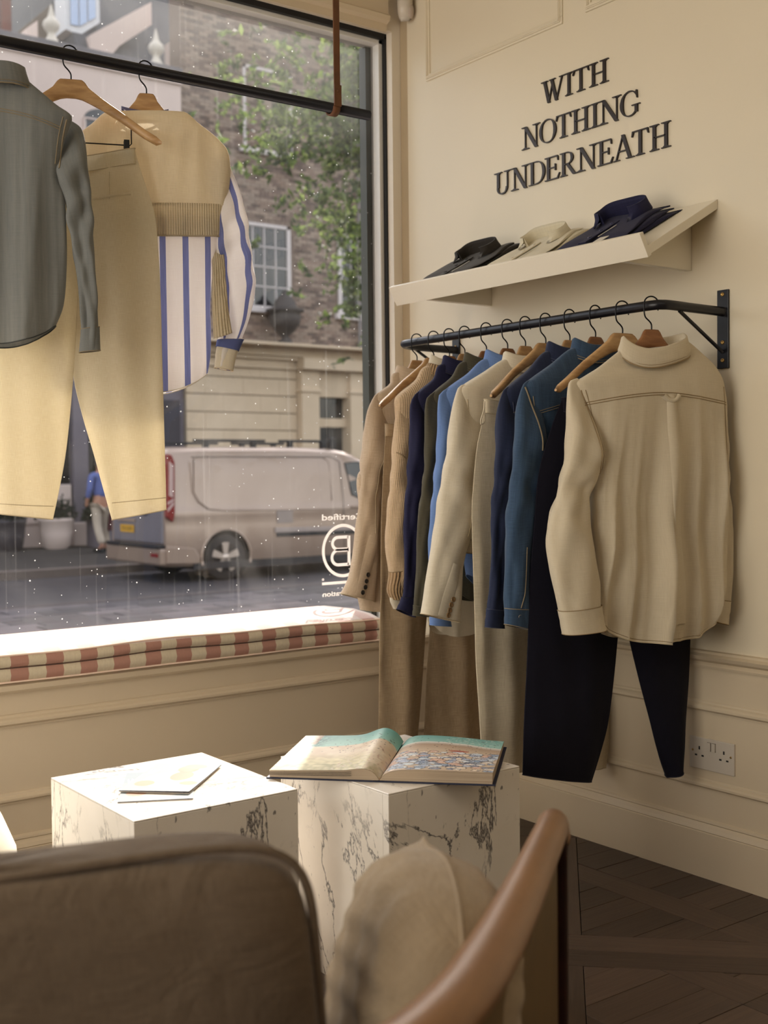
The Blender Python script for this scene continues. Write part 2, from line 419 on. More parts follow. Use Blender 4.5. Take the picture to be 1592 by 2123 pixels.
# right wall with dado mouldings and raised frames
wr = struct(box('wall_right', (XW, -3.1, -.02), (XW+.2, YG+.06, 3.1), wall_m), 'cream painted wall with sign, shelf and clothes rail')
def moulding(name, prof, axis, a, b, mat, parent=None, flip=False):
    """prof: (out, z) points; runs along axis from a to b. axis 1: against right wall; axis 0: against y plane"""
    m = MB()
    if axis == 1: poly = [(XW-o_, z) for o_, z in prof]; m.prism(poly, 1, a, b)
    else: poly = [(flip-o_, z) for o_, z in prof]; m.prism(poly, 0, a, b)
    return m.build(name, mat, parent, 0)
def rail_prof(z, h=.034, d=.016):
    return [(-.001, z), (d*.35, z), (d*.4, z+h*.12), (d*.62, z+h*.2), (d, z+h*.32), (d*1.02, z+h*.5), (d*.8, z+h*.66), (d*.45, z+h*.78), (d*.4, z+h*.9), (d*.2, z+h), (-.001, z+h)]
def base_prof():
    return [(-.001, 0), (.020, 0), (.020, .122), (.017, .1245), (.019, .127), (.015, .136), (.008, .146), (.011, .149), (.010, .154), (.005, .157), (-.001, .159)]
struct(moulding('baseboard_right', base_prof(), 1, -3.1, 3.06, panel_m), 'tall cream baseboard with moulded top along right wall')
lower_m = panel_m
t1 = struct(moulding('trim_1', rail_prof(.236, .030, .013), 1, -3.1, 3.06, lower_m), 'lower panel moulding above the baseboard on right wall')
t2 = struct(moulding('trim_2', rail_prof(.444, .034, .016), 1, -3.1, 3.06, lower_m), 'middle panel moulding on right wall')
t3 = struct(moulding('trim_3', [(-.001, .565), (.010, .567), (.012, .573), (.006, .582), (.020, .590), (.026, .600), (.014, .606), (.012, .612), (-.001, .614)], 1, -3.1, 3.06, lower_m), 'dado rail on right wall')
dado = struct(box('wall_dado', (XW-.003, -3.1, .0), (XW+.01, 3.06, .585), lower_m), 'taupe painted dado panelling under the rail')
def frame_panel(name, y0, y1, z0, z1, lab):
    e = MB(); 
    for k, (wd, dp) in enumerate(((.022, .006), (.010, .010), (.005, .013))):
        off = (0, .006, .009)[k]
        a0, a1, b0, b1 = y0+off, y1-off, z0+off, z1-off
        for p, q in (((a0, b0), (a1, b0+wd)), ((a0, b1-wd), (a1, b1)), ((a0, b0+wd), (a0+wd, b1-wd)), ((a1-wd, b0+wd), (a1, b1-wd))):
            e.box((XW-dp, p[0], p[1]), (XW+.001, q[0], q[1]))
    o = e.build(name, wall_m, None, .0015); return struct(o, lab)
frame_panel('trim_4', 2.559, 3.208, 2.431, 2.95, 'raised moulding frame high on right wall by the corner')
frame_panel('trim_5', 1.80, 2.466, 2.434, 2.95, 'raised moulding frame high on right wall above the sign')

# window wall: pier, head, sill and under-seat panelling
struct(box('wall_window', (2.552, YW, -.02), (XW+.001, YG+.06, 3.1), pier_m), 'narrow cream pier between window and corner')
m = MB(); m.prism([(2.588, YW-.001), (2.601, YW-.001), (2.601, YW-.028)], 2, .6, 3.08); struct(m.build('trim_6', plain('painted_corner_shade', rgb(176, 158, 128), .6)), 'vertical corner strip with painted-in shade where pier meets right wall')  # darker colour paints in the narrow strip of shade in this corner
struct(box('wall_head', (-2.6, YW, 2.63), (2.552, YG+.05, 3.1), pier_m), 'window head above glass')
hd = struct(moulding('trim_7', [(-.001, 2.62), (.012, 2.62), (.014, 2.645), (.030, 2.652), (.034, 2.668), (.022, 2.676), (.022, 2.86), (.034, 2.868), (.034, 3.1), (-.001, 3.1)], 0, -2.6, 2.522, panel_m, None, YW), 'moulded fascia over window')
struct(box('wall_under_window', (-2.6, YG-.02, -.02), (2.6, YG+.28, .54), pier_m), 'low wall under window')
struct(box('wall_left', (-2.6, -3.1, -.02), (-2.4, YG+.3, 3.1), wall_m), 'left wall of shop')
struct(box('wall_back', (-2.6, -3.3, -.02), (XW+.2, -3.1, 3.1), wall_m), 'back wall of shop')
struct(box('ceiling', (-2.6, -3.3, 3.08), (XW+.2, YG+.3, 3.2), ceil_m), 'shop ceiling')
# window frame and glass
wf = MB()
wf.box((2.528, YG-.035, .54), (2.545, YG+.03, 2.612)); wf.box((-2.4, YG-.035, 2.596), (2.545, YG+.03, 2.612)); wf.box((-2.4, YG-.03, .54), (2.545, YG+.03, .56)); wf.box((-2.4, YG-.035, .54), (-2.38, YG+.03, 2.612))
win = struct(wf.build('window_1', frame_m, None, .002), 'large plate glass shop window')
gk = MB(); gk.box((2.544, YG-.05, .54), (2.5525, YG+.02, 2.622)); gk.box((-2.4, YG-.05, 2.611), (2.5525, YG+.02, 2.6305))
gk.build('window_seal', gasket_m, win)
gj = MB(); gj.box((2.505, YG+.012, .54), (2.53, YG+.05, 2.6)); gj.build('outer_jamb', plain('dark_green_jamb', rgb(46, 50, 36), .5), win)
gt = NT('dusty_window_glass')
gv = gt.coord('Object')
fr = gt.n('Fresnel', {'IOR': 1.45}).outputs[0]
tr = gt.n('BsdfTransparent', {'Color': (.90, .88, .87)}); gl = gt.n('BsdfGlossy', {'Roughness': .0, 'Color': (1, 1, 1)})
mx = gt.n('MixShader', {'Fac': gt.math('MULTIPLY', fr, .9), 1: tr.outputs[0], 2: gl.outputs[0]})
vo = gt.n('TexVoronoi', {'Vector': gv, 'Scale': 62, 'Randomness': 1}); sp = gt.n('TexVoronoi', {'Vector': gv, 'Scale': 17, 'Randomness': 1})
rs = gt.n('SeparateColor', {'Color': vo.outputs['Color']}).outputs[0]; rs2 = gt.n('SeparateColor', {'Color': sp.outputs['Color']}).outputs[1]
d1 = gt.math('LESS_THAN', vo.outputs['Distance'], gt.math('MULTIPLY', gt.math('POWER', rs, 3), .16))
d2_ = gt.math('LESS_THAN', sp.outputs['Distance'], gt.math('MULTIPLY', gt.math('POWER', rs2, 5), .075))
sm = gt.noise(gv, 2.3, 5, .6, 1.2); smf = gt.n('MapRange', {'Value': sm, 'From Min': .45, 'From Max': .8, 'To Min': .004, 'To Max': .065}).outputs[0]
vs = gt.coord('Object', (60, 1, 1.2)); st_ = gt.noise(vs, 1.0, 2); stf = gt.n('MapRange', {'Value': st_, 'From Min': .64, 'From Max': .74, 'To Min': 0, 'To Max': .05}).outputs[0]
sep = gt.n('SeparateXYZ', {'Vector': gv}); topd = gt.n('MapRange', {'Value': gt.math('ADD', sep.outputs[2], gt.math('MULTIPLY', sm, .25)), 'From Min': 2.3, 'From Max': 2.75, 'To Min': 0, 'To Max': .15}).outputs[0]
fac = gt.math('MINIMUM', gt.math('ADD', gt.math('ADD', gt.math('MULTIPLY', gt.math('MAXIMUM', d1, d2_), .75), smf), gt.math('ADD', stf, topd)), .9)
dd = gt.n('BsdfDiffuse', {'Color': (.75, .73, .7)}); dt = gt.n('BsdfTranslucent', {'Color': (.75, .73, .7)}); dm = gt.n('MixShader', {'Fac': .5, 1: dd.outputs[0], 2: dt.outputs[0]})
m2 = gt.n('MixShader', {'Fac': fac, 1: mx.outputs[0], 2: dm.outputs[0]}); gt.link(m2.outputs[0], gt.out.inputs[0])
gp = MB(); gp.add([(-2.39, YG, .55), (2.53, YG, .55), (2.53, YG, 2.6), (-2.39, YG, 2.6)], [(0, 1, 2, 3)])
gp.build('pane', gt.m, win)

# window seat carcass with mouldings
sy = 3.07
seat = struct(box('wall_window_seat', (-2.4, sy, 0), (XW-.001, YG-.02, .535), panel_m), 'taupe panelled front of built-in window seat')
struct(moulding('trim_8', [(-.001, .535), (.012, .535), (.018, .542), (.020, .556), (.012, .562), (-.001, .562)], 0, -2.4, XW-.002, panel_m, None, sy), 'rounded nosing of window seat')
struct(moulding('trim_9', rail_prof(.444, .034, .016), 0, -2.4, XW-.002, panel_m, None, sy), 'upper panel moulding on window seat front')
struct(moulding('trim_10', rail_prof(.243, .030, .013), 0, -2.4, XW-.002, panel_m, None, sy), 'lower panel moulding on window seat front')
struct(moulding('baseboard_window', base_prof(), 0, -2.4, XW-.02, panel_m, None, sy), 'baseboard below window seat')

# ------------------------------------------------------------ seat cushion
ct = NT('pink_check_cushion'); cs = ct.n('SeparateXYZ', {'Vector': ct.coord('Object')})
CP = .0945
fx = ct.math('FRACT', ct.math('DIVIDE', ct.math('ADD', cs.outputs[0], -1.063+CP*20), CP))
stx = ct.math('LESS_THAN', fx, .5)
slub = ct.noise(ct.coord('Object', (220, 220, 9)), 1, 3)
topc = ct.n('MapRange', {'Value': cs.outputs[2], 'From Min': .634, 'From Max': .637}).outputs[0]
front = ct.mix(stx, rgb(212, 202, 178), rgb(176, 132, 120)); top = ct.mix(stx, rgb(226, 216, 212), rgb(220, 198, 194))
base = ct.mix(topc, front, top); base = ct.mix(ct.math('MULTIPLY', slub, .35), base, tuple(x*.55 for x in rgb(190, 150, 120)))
ct.bsdf(base, .85, 0, ct.bump(slub, .3, .001), .15)
cu = thing('seat_cushion', 'long pink and cream striped box cushion on the window seat', 'cushion', (0, 0, 0))
rows = []
N = 120
for i in range(N+1):
    x = lerp(-2.3, 2.262, i/N); sag = .003*math.sin(x*5.1)+.0022*math.sin(x*13+1)
    y0 = 3.045+.006*math.sin(x*3.3)-.004*sstep(1.9, 2.2, x); zt = .638+sag
    prof = [(3.40, .564), (y0+.03, .563), (y0+.004, .567+sag*.2), (y0-.004, .585+sag*.5), (y0+.004, .603+sag), (y0+.0055, .606+sag), (y0-.003, .611+sag), (y0-.004, .622+sag), (y0+.003, .634+sag), (y0+.012, .639+sag), (y0+.06, .648+sag*.6), (3.2, .653), (3.37, .648), (3.405, .640), (3.41, .60)]
    rows.append([(x, a, b) for a, b in prof])
m = MB(); m.loft(rows, True, (1, 1)); m.build('cushion_body', ct.m, cu)
pip = plain('cream_piping', rgb(240, 214, 196), .7)
for nm, dy, dz in (('piping', 0, .0375), ('piping', .002, .003), ('seam', .0025, -.0)):
    z0 = {0: .600, 1: .565, 2: .6045}[('piping', 'piping', 'seam').index(nm) if nm == 'seam' else (0 if dz > .01 else 1)]
    pts = []
    for i in range(N+1):
        x = lerp(-2.3, 2.262, i/N); sag = .003*math.sin(x*5.1)+.0022*math.sin(x*13+1)
        y0 = 3.045+.006*math.sin(x*3.3)-.004*sstep(1.9, 2.2, x)
        zz = (.6365+sag) if (nm == 'piping' and dz > .01) else ((.566+sag*.2) if nm == 'piping' else .6035+sag)
        pts.append((x, y0+(.004 if nm == 'piping' else .003), zz))
    m = MB(); m.tube(pts, .0028 if nm == 'piping' else .0016, 6); m.build(nm, pip if nm == 'piping' else plain('dark_seam', rgb(92, 70, 60), .8), cu)
m = MB(); m.tube([(lerp(-2.3, 2.26, i/30), 3.403, .642) for i in range(31)], .003, 6); m.build('piping', pip, cu)

# ------------------------------------------------------------ sign letters
def letter_polys(ch, w):
    """list of (outline polygons) in a box w x 1; strokes as quads"""
    T, t, S, s = .150, .046, .26, .036   # thick, thin, serif half-length*2, serif height
    q = lambda *p: list(p)
    def stem(x, a=0, b=1, wd=T): return q((x-wd/2, a), (x+wd/2, a), (x+wd/2, b), (x-wd/2, b))
    def ser(x, y, up, l=S, k=T):  # bracketed serif
        y1 = y+(s if up else -s); y2 = y+(s*2.4 if up else -s*2.4)
        return [q((x-l/2, y), (x+l/2, y), (x+l/2, y1), (x-l/2, y1)), q((x-l*.34, y1), (x+l*.34, y1), (x+k/2, y2), (x-k/2, y2))]
    def diag(x0, y0, x1, y1, wd): return q((x0-wd/2, y0), (x0+wd/2, y0), (x1+wd/2, y1), (x1-wd/2, y1))
    def arc(cx, cy, rx, ry, a0, a1, tx, ty, n=18):
        out = []
        for i in range(n):
            A, B = lerp(a0, a1, i/n), lerp(a0, a1, (i+1)/n)
            o = lambda a, k: (cx+(rx-k*tx*abs(math.cos(a))**1.2-k*ty*abs(math.sin(a))*0)*math.cos(a), cy+(ry-k*ty)*math.sin(a))
            out.append(q(o(A, 0), o(B, 0), o(B, 1), o(A, 1)))
        return out
    P = []
    if ch == 'I': P = [stem(w/2)]+ser(w/2, 0, 1, w*.95)+ser(w/2, 1, 0, w*.95)
    if ch in 'H':
        a, b = w*.23, w*.77
        for x in (a, b): P += [stem(x)]+ser(x, 0, 1, w*.42)+ser(x, 1, 0, w*.42)
        P += [q((a, .48), (b, .48), (b, .48+t), (a, .48+t))]
    if ch == 'T':
        P = [stem(w/2)]+ser(w/2, 0, 1, w*.5)+[q((w*.04, 1-t), (w*.96, 1-t), (w*.96, 1), (w*.04, 1)), q((w*.04, 1-t), (w*.13, 1-t), (w*.05, .78), (w*.0, .78)), q((w*.87, 1-t), (w*.96, 1-t), (w*1.0, .78), (w*.95, .78))]
    if ch == 'N':
        a, b = w*.2, w*.82
        P = [stem(a, 0, 1, t*1.1), stem(b, 0, 1, t*1.1), diag(a-.0, 1, b, -.02, T*1.25)]+ser(a, 0, 1, w*.4, t)+ser(b, 1, 0, w*.4, t)+[q((a-w*.2, 1), (a+T*.5, 1), (a+T*.5, 1-s), (a-w*.2, 1-s))]
    if ch == 'W':
        xs = (w*.14, w*.36, w*.54, w*.66, w*.9)
        P = [diag(xs[0], 1, w*.32, -.02, T*1.1), diag(w*.5, 1, w*.32, -.02, t*1.2), diag(w*.44, 1, w*.64, -.02, T*1.1), diag(w*.88, 1, w*.64, -.02, t*1.2)]
        P += [q((w*.0, 1-s), (w*.28, 1-s), (w*.28, 1), (w*.0, 1)), q((w*.34, 1-s), (w*.6, 1-s), (w*.6, 1), (w*.34, 1)), q((w*.76, 1-s), (w*1.0, 1-s), (w*1.0, 1), (w*.76, 1))]
    if ch == 'O': P = arc(w/2, .5, w*.49, .52, 0, 2*PI, T*1.05, t, 32)
    if ch == 'G':
        P = arc(w*.5, .5, w*.47, .52, R(48), R(322), T*1.1, t, 26)
        P += [stem(w*.82, .1, .42, T*.95), q((w*.6, .42), (w*1.0, .42), (w*1.0, .42-s), (w*.6, .42-s)), q((w*.80, .98), (w*.86, .98), (w*.88, .66), (w*.84, .66)), q((w*.76, .86), (w*.80, .94), (w*.88, .74), (w*.86, .70))]
    if ch == 'U':
        a, b = w*.24, w*.78
        P = [stem(a, .3, 1), stem(b, .3, 1, t*1.2)]+ser(a, 1, 0, w*.46)+ser(b, 1, 0, w*.38, t)
        P += [p for p in arc((a+b)/2-.03, .3, (b-a)/2+.055, .32, PI, 2*PI, T*.8, t*1.4, 16)]
    if ch == 'D':
        a = w*.22
        P = [stem(a)]+[q((w*.02, 0), (w*.5, 0), (w*.5, s), (w*.02, s)), q((w*.02, 1-s), (w*.5, 1-s), (w*.5, 1), (w*.02, 1))]+arc(w*.46, .5, w*.5, .5, -PI/2, PI/2, T*1.05, t, 18)
    if ch == 'R':
        a = w*.22
        P = [stem(a)]+ser(a, 0, 1, w*.4)+[q((w*.02, 1-s), (w*.45, 1-s), (w*.45, 1), (w*.02, 1)), q((a, .47), (w*.45, .47), (w*.45, .47+t), (a, .47+t))]+arc(w*.42, .735, w*.36, .265, -PI/2, PI/2, T*.95, t, 14)
        P += [diag(w*.44, .5, w*.84, 0, T*1.15), q((w*.76, 0), (w*1.02, 0), (w*1.02, s), (w*.78, s))]
    if ch == 'E':
        a = w*.24
        P = [stem(a), q((w*.02, 0), (w*.88, 0), (w*.88, t), (w*.02, t)), q((w*.02, 1-t), (w*.84, 1-t), (w*.84, 1), (w*.02, 1)), q((a, .49), (w*.68, .49), (w*.68, .49+t), (a, .49+t)),
             q((w*.66, .38), (w*.72, .38), (w*.72, .66), (w*.66, .66)), q((w*.80, 1-t), (w*.87, 1-t), (w*.88, .78), (w*.83, .78)), q((w*.80, t), (w*.88, t), (w*.98, .24), (w*.93, .24))]
    if ch == 'A':
        P = [diag(w*.47, 1.0, w*.80, 0, T*1.1), diag(w*.47, 1.0, w*.15, 0, t*1.2), q((w*.25, .33), (w*.68, .33), (w*.68, .33+t), (w*.25, .33+t)), q((w*.0, 0), (w*.32, 0), (w*.32, s), (w*.0, s)), q((w*.62, 0), (w*1.0, 0), (w*1.0, s), (w*.62, s))]
    return P
SIGN = [([('W',2.649,2.549),('I',2.549,2.518),('T',2.518,2.452),('H',2.453,2.375)],2.213,2.279),([('N',2.736,2.658),('O',2.659,2.586),('T',2.588,2.525),('H',2.525,2.447),('I',2.446,2.414),('N',2.414,2.331),('G',2.335,2.26)],2.094,2.163),([('U',2.865,2.786),('N',2.786,2.707),('D',2.708,2.632),('E',2.637,2.571),('R',2.573,2.501),('N',2.503,2.421),('E',2.421,2.358),('A',2.361,2.281),('T',2.291,2.229),('H',2.227,2.151)],1.978,2.048)]
sg = thing('wall_sign', 'dark raised serif letters reading WITH NOTHING UNDERNEATH above the shelf', 'sign', (XW, 2.5, 2.0))
for line, z0, z1 in SIGN:
    for ch, ya, yb in line:
        h = z1-z0; w = (ya-yb)/h; m = MB()
        for k, p in enumerate(letter_polys(ch, w)):
            dp = .006+.00012*(k % 5)
            m.prism([(ya-x*h-2.5, z0+y*h-2.0) for x, y in p], 0, -dp, 0)
        m.build('letter', sign_m, sg)

# ------------------------------------------------------------ hangers, rails and garments
G={'R1':{'hp':(2.35,2.011,1.51),'yaw':-14,'sl':[(-0.241,-0.195,-0.197,-0.263),(-0.25,-0.251,-0.184,-0.328),(-0.261,-0.357,-0.176,-0.399),(-0.284,-0.451,-0.199,-0.455),(-0.304,-0.515,-0.204,-0.494),(-0.312,-0.574,-0.191,-0.574),(-0.307,-0.65,-0.18,-0.65),(-0.295,-0.71,-0.175,-0.698),(-0.283,-0.76,-0.174,-0.752),(-0.273,-0.809,-0.162,-0.803)],'sr':[(0.224,-0.196,0.193,-0.271),(0.233,-0.321,0.208,-0.358),(0.24,-0.446,0.211,-0.458),(0.246,-0.56,0.192,-0.558),(0.246,-0.673,0.184,-0.671),(0.238,-0.749,0.173,-0.739),(0.23,-0.818,0.17,-0.802)],'body':[(-0.087,-0.108,0.108,-0.083),(-0.118,-0.13,0.126,-0.094),(-0.158,-0.158,0.156,-0.116),(-0.197,-0.18,0.187,-0.141),(-0.225,-0.197,0.211,-0.171),(-0.219,-0.213,0.22,-0.196),(-0.206,-0.245,0.223,-0.24),(-0.192,-0.286,0.223,-0.296),(-0.179,-0.351,0.225,-0.358),(-0.176,-0.417,0.228,-0.434),(-0.179,-0.512,0.229,-0.521),(-0.177,-0.608,0.227,-0.622),(-0.175,-0.692,0.22,-0.71),(-0.173,-0.754,0.201,-0.762),(-0.164,-0.791,0.182,-0.796)]},'R2':{'hp':(2.35,2.107,1.51),'yaw':-9,'legs':[[(-0.191,-0.229,-0.002,-0.244),(-0.223,-0.295,0.001,-0.318),(-0.265,-0.413,0.004,-0.443),(-0.282,-0.559,0.004,-0.594),(-0.292,-0.655,0.002,-0.719),(-0.3,-0.799,-0.016,-0.819),(-0.307,-0.918,-0.032,-0.943),(-0.315,-1.038,-0.053,-1.067),(-0.318,-1.11,-0.077,-1.139),(-0.32,-1.166,-0.107,-1.212)],[(-0.002,-0.244,0.176,-0.266),(0.001,-0.318,0.193,-0.343),(0.004,-0.443,0.209,-0.459),(0.004,-0.594,0.22,-0.601),(0.005,-0.719,0.227,-0.731),(0.011,-0.82,0.227,-0.836),(0.046,-0.95,0.221,-0.966),(0.084,-1.069,0.21,-1.082),(0.113,-1.162,0.203,-1.173),(0.144,-1.233,0.193,-1.219)]]},'R3':{'hp':(2.35,2.201,1.51),'yaw':0,'sl':[(-0.261,-0.191,-0.224,-0.232),(-0.288,-0.255,-0.218,-0.293),(-0.302,-0.332,-0.218,-0.354),(-0.315,-0.411,-0.226,-0.422),(-0.329,-0.49,-0.233,-0.489),(-0.338,-0.571,-0.242,-0.562),(-0.344,-0.664,-0.253,-0.66),(-0.346,-0.728,-0.266,-0.732),(-0.346,-0.747,-0.269,-0.754),(-0.348,-0.79,-0.276,-0.809)]},'R4':{'hp':(2.35,2.295,1.51),'yaw':0,'sl':[(-0.243,-0.2,-0.206,-0.239),(-0.267,-0.25,-0.207,-0.277),(-0.277,-0.329,-0.211,-0.34),(-0.286,-0.427,-0.225,-0.427),(-0.297,-0.508,-0.243,-0.51),(-0.301,-0.606,-0.251,-0.603),(-0.309,-0.705,-0.26,-0.696),(-0.314,-0.754,-0.263,-0.761),(-0.321,-0.809,-0.266,-0.816)]},'R5':{'hp':(2.35,2.387,1.51),'yaw':0,'legs':[[(-0.225,-0.221,-0.086,-0.229),(-0.236,-0.275,-0.074,-0.284),(-0.257,-0.35,-0.06,-0.363),(-0.272,-0.461,-0.047,-0.469),(-0.276,-0.511,-0.044,-0.522),(-0.274,-0.646,-0.041,-0.656),(-0.27,-0.765,-0.046,-0.781),(-0.267,-0.901,-0.062,-0.922),(-0.256,-1.057,-0.078,-1.081),(-0.246,-1.202,-0.094,-1.239)],[(-0.086,-0.229,0.081,-0.241),(-0.074,-0.284,0.109,-0.295),(-0.06,-0.363,0.138,-0.376),(-0.047,-0.469,0.166,-0.487),(-0.044,-0.522,0.182,-0.543),(-0.041,-0.656,0.205,-0.683),(-0.037,-0.782,0.224,-0.816),(-0.025,-0.926,0.248,-0.967),(0.026,-1.094,0.263,-1.14),(0.073,-1.252,0.233,-1.28)]]},'R6':{'hp':(2.35,2.468,1.51),'yaw':0,'sl':[(-0.25,-0.184,-0.19,-0.243),(-0.285,-0.272,-0.179,-0.309),(-0.299,-0.341,-0.186,-0.361),(-0.313,-0.409,-0.192,-0.427),(-0.331,-0.503,-0.202,-0.52),(-0.35,-0.589,-0.227,-0.585),(-0.366,-0.662,-0.255,-0.656),(-0.379,-0.73,-0.263,-0.714),(-0.394,-0.784,-0.269,-0.817)]},'R7':{'hp':(2.35,2.542,1.51),'yaw':0,'sl':[(-0.239,-0.186,-0.205,-0.226),(-0.257,-0.202,-0.202,-0.24),(-0.268,-0.287,-0.206,-0.306),(-0.279,-0.375,-0.21,-0.387),(-0.294,-0.485,-0.222,-0.494),(-0.301,-0.583,-0.235,-0.587),(-0.305,-0.677,-0.245,-0.68),(-0.304,-0.756,-0.246,-0.76),(-0.302,-0.829,-0.238,-0.837)]},'R8':{'hp':(2.35,2.633,1.51),'yaw':0,'sl':[(-0.21,-0.189,-0.171,-0.228),(-0.229,-0.207,-0.164,-0.241),(-0.237,-0.283,-0.169,-0.303),(-0.245,-0.373,-0.177,-0.386),(-0.264,-0.498,-0.194,-0.5),(-0.274,-0.587,-0.208,-0.591),(-0.277,-0.697,-0.223,-0.7),(-0.285,-0.758,-0.233,-0.762),(-0.291,-0.812,-0.242,-0.819)]},'R9':{'hp':(2.35,2.73,1.51),'yaw':0,'sl':[(-0.191,-0.183,-0.15,-0.222),(-0.211,-0.213,-0.143,-0.243),(-0.219,-0.316,-0.148,-0.328),(-0.231,-0.426,-0.16,-0.427),(-0.241,-0.51,-0.175,-0.511),(-0.244,-0.592,-0.187,-0.596),(-0.249,-0.702,-0.196,-0.705),(-0.255,-0.769,-0.2,-0.773),(-0.273,-0.805,-0.215,-0.831)]},'R10':{'hp':(2.35,2.802,1.51),'yaw':0,'sl':[(-0.19,-0.186,-0.136,-0.226),(-0.207,-0.239,-0.122,-0.268),(-0.226,-0.325,-0.123,-0.341),(-0.242,-0.444,-0.132,-0.449),(-0.25,-0.525,-0.144,-0.528),(-0.257,-0.624,-0.156,-0.628),(-0.245,-0.707,-0.168,-0.7),(-0.253,-0.755,-0.183,-0.749),(-0.241,-0.784,-0.18,-0.791)]},'R11':{'hp':(2.35,2.877,1.51),'yaw':0,'legs':[[(-0.188,-0.267,-0.04,-0.272),(-0.195,-0.339,-0.033,-0.353),(-0.204,-0.455,-0.027,-0.465),(-0.211,-0.585,-0.025,-0.593),(-0.214,-0.702,-0.026,-0.712),(-0.215,-0.783,-0.031,-0.802),(-0.221,-0.89,-0.044,-0.906),(-0.224,-1.021,-0.057,-1.04),(-0.228,-1.167,-0.074,-1.188),(-0.231,-1.255,-0.087,-1.276)],[(-0.04,-0.272,0.117,-0.277),(-0.033,-0.353,0.136,-0.361),(-0.027,-0.465,0.155,-0.476),(-0.025,-0.593,0.174,-0.6),(-0.026,-0.712,0.185,-0.724),(-0.023,-0.803,0.192,-0.818),(-0.028,-0.908,0.203,-0.928),(-0.042,-1.042,0.21,-1.07),(-0.051,-1.191,0.212,-1.227),(-0.06,-1.28,0.211,-1.321)]]},'R12':{'hp':(2.35,2.961,1.51),'yaw':0,'sl':[(-0.167,-0.173,-0.114,-0.217),(-0.201,-0.231,-0.11,-0.262),(-0.22,-0.328,-0.121,-0.33),(-0.231,-0.425,-0.154,-0.419),(-0.237,-0.503,-0.16,-0.493),(-0.255,-0.619,-0.171,-0.596),(-0.28,-0.723,-0.179,-0.679),(-0.309,-0.774,-0.192,-0.807)]},'Wd':{'hp':(0.974,2.85,2.131),'yaw':-22,'body':[(-0.062,-0.077,0.058,-0.068),(-0.093,-0.115,0.089,-0.103),(-0.125,-0.147,0.121,-0.13),(-0.16,-0.179,0.156,-0.159),(-0.19,-0.205,0.188,-0.181),(-0.189,-0.226,0.185,-0.203),(-0.179,-0.253,0.173,-0.232),(-0.17,-0.297,0.162,-0.279),(-0.166,-0.342,0.156,-0.326),(-0.18,-0.388,0.168,-0.371),(-0.185,-0.455,0.171,-0.441),(-0.187,-0.545,0.17,-0.534),(-0.183,-0.635,0.161,-0.627),(-0.167,-0.682,0.142,-0.676)],'sl':[(0.192,-0.178,0.166,-0.233),(0.212,-0.201,0.155,-0.274),(0.22,-0.264,0.149,-0.315),(0.226,-0.345,0.166,-0.362),(0.231,-0.427,0.176,-0.44),(0.235,-0.508,0.186,-0.51),(0.239,-0.59,0.197,-0.591),(0.241,-0.678,0.201,-0.684),(0.242,-0.733,0.196,-0.738)]},'Wt':{'hp':(1.178,2.85,2.132),'yaw':-22,'legs':[[(-0.138,-0.273,0.011,-0.257),(-0.148,-0.315,0.012,-0.306),(-0.169,-0.386,0.012,-0.378),(-0.188,-0.48,0.009,-0.473),(-0.203,-0.598,0.005,-0.593),(-0.217,-0.716,-0.002,-0.713),(-0.223,-0.798,-0.008,-0.784),(-0.218,-0.881,-0.018,-0.881),(-0.211,-0.975,-0.03,-0.977),(-0.202,-1.058,-0.046,-1.061),(-0.195,-1.124,-0.064,-1.141)],[(0.011,-0.257,0.151,-0.215),(0.012,-0.306,0.174,-0.293),(0.012,-0.378,0.198,-0.37),(0.009,-0.473,0.206,-0.466),(0.005,-0.593,0.21,-0.587),(-0.002,-0.713,0.211,-0.709),(-0.008,-0.784,0.212,-0.797),(0.011,-0.88,0.213,-0.88),(0.037,-0.977,0.214,-0.978),(0.058,-1.062,0.215,-1.064),(0.079,-1.145,0.215,-1.122)]]},'Wk':{'hp':(1.381,2.85,2.133),'yaw':-22,'body':[(-0.066,-0.11,0.059,-0.102),(-0.102,-0.107,0.096,-0.094),(-0.139,-0.139,0.133,-0.122),(-0.175,-0.169,0.17,-0.148),(-0.197,-0.191,0.192,-0.168),(-0.211,-0.211,0.207,-0.187),(-0.218,-0.243,0.213,-0.22),(-0.219,-0.28,0.213,-0.257),(-0.216,-0.316,0.208,-0.295),(-0.212,-0.35,0.203,-0.331),(-0.207,-0.376,0.197,-0.359),(-0.201,-0.427,0.189,-0.412)],'shirt':[(-0.177,-0.399,0.164,-0.385),(-0.19,-0.436,0.176,-0.422),(-0.183,-0.485,0.168,-0.473),(-0.177,-0.546,0.159,-0.536),(-0.176,-0.607,0.155,-0.599),(-0.178,-0.669,0.156,-0.662),(-0.178,-0.731,0.153,-0.727),(-0.172,-0.773,0.145,-0.77)],'ss':[(0.204,-0.208,0.166,-0.272),(0.237,-0.294,0.184,-0.334),(0.254,-0.369,0.184,-0.397),(0.265,-0.438,0.179,-0.46),(0.274,-0.495,0.177,-0.517),(0.277,-0.533,0.179,-0.561),(0.26,-0.617,0.182,-0.624),(0.236,-0.68,0.178,-0.681),(0.224,-0.704,0.175,-0.695),(0.209,-0.761,0.167,-0.754)],'ks':[(0.193,-0.271,0.152,-0.323),(0.195,-0.346,0.159,-0.373),(0.191,-0.422,0.159,-0.448),(0.192,-0.497,0.158,-0.511),(0.199,-0.598,0.157,-0.599),(0.208,-0.665,0.159,-0.682)]}}
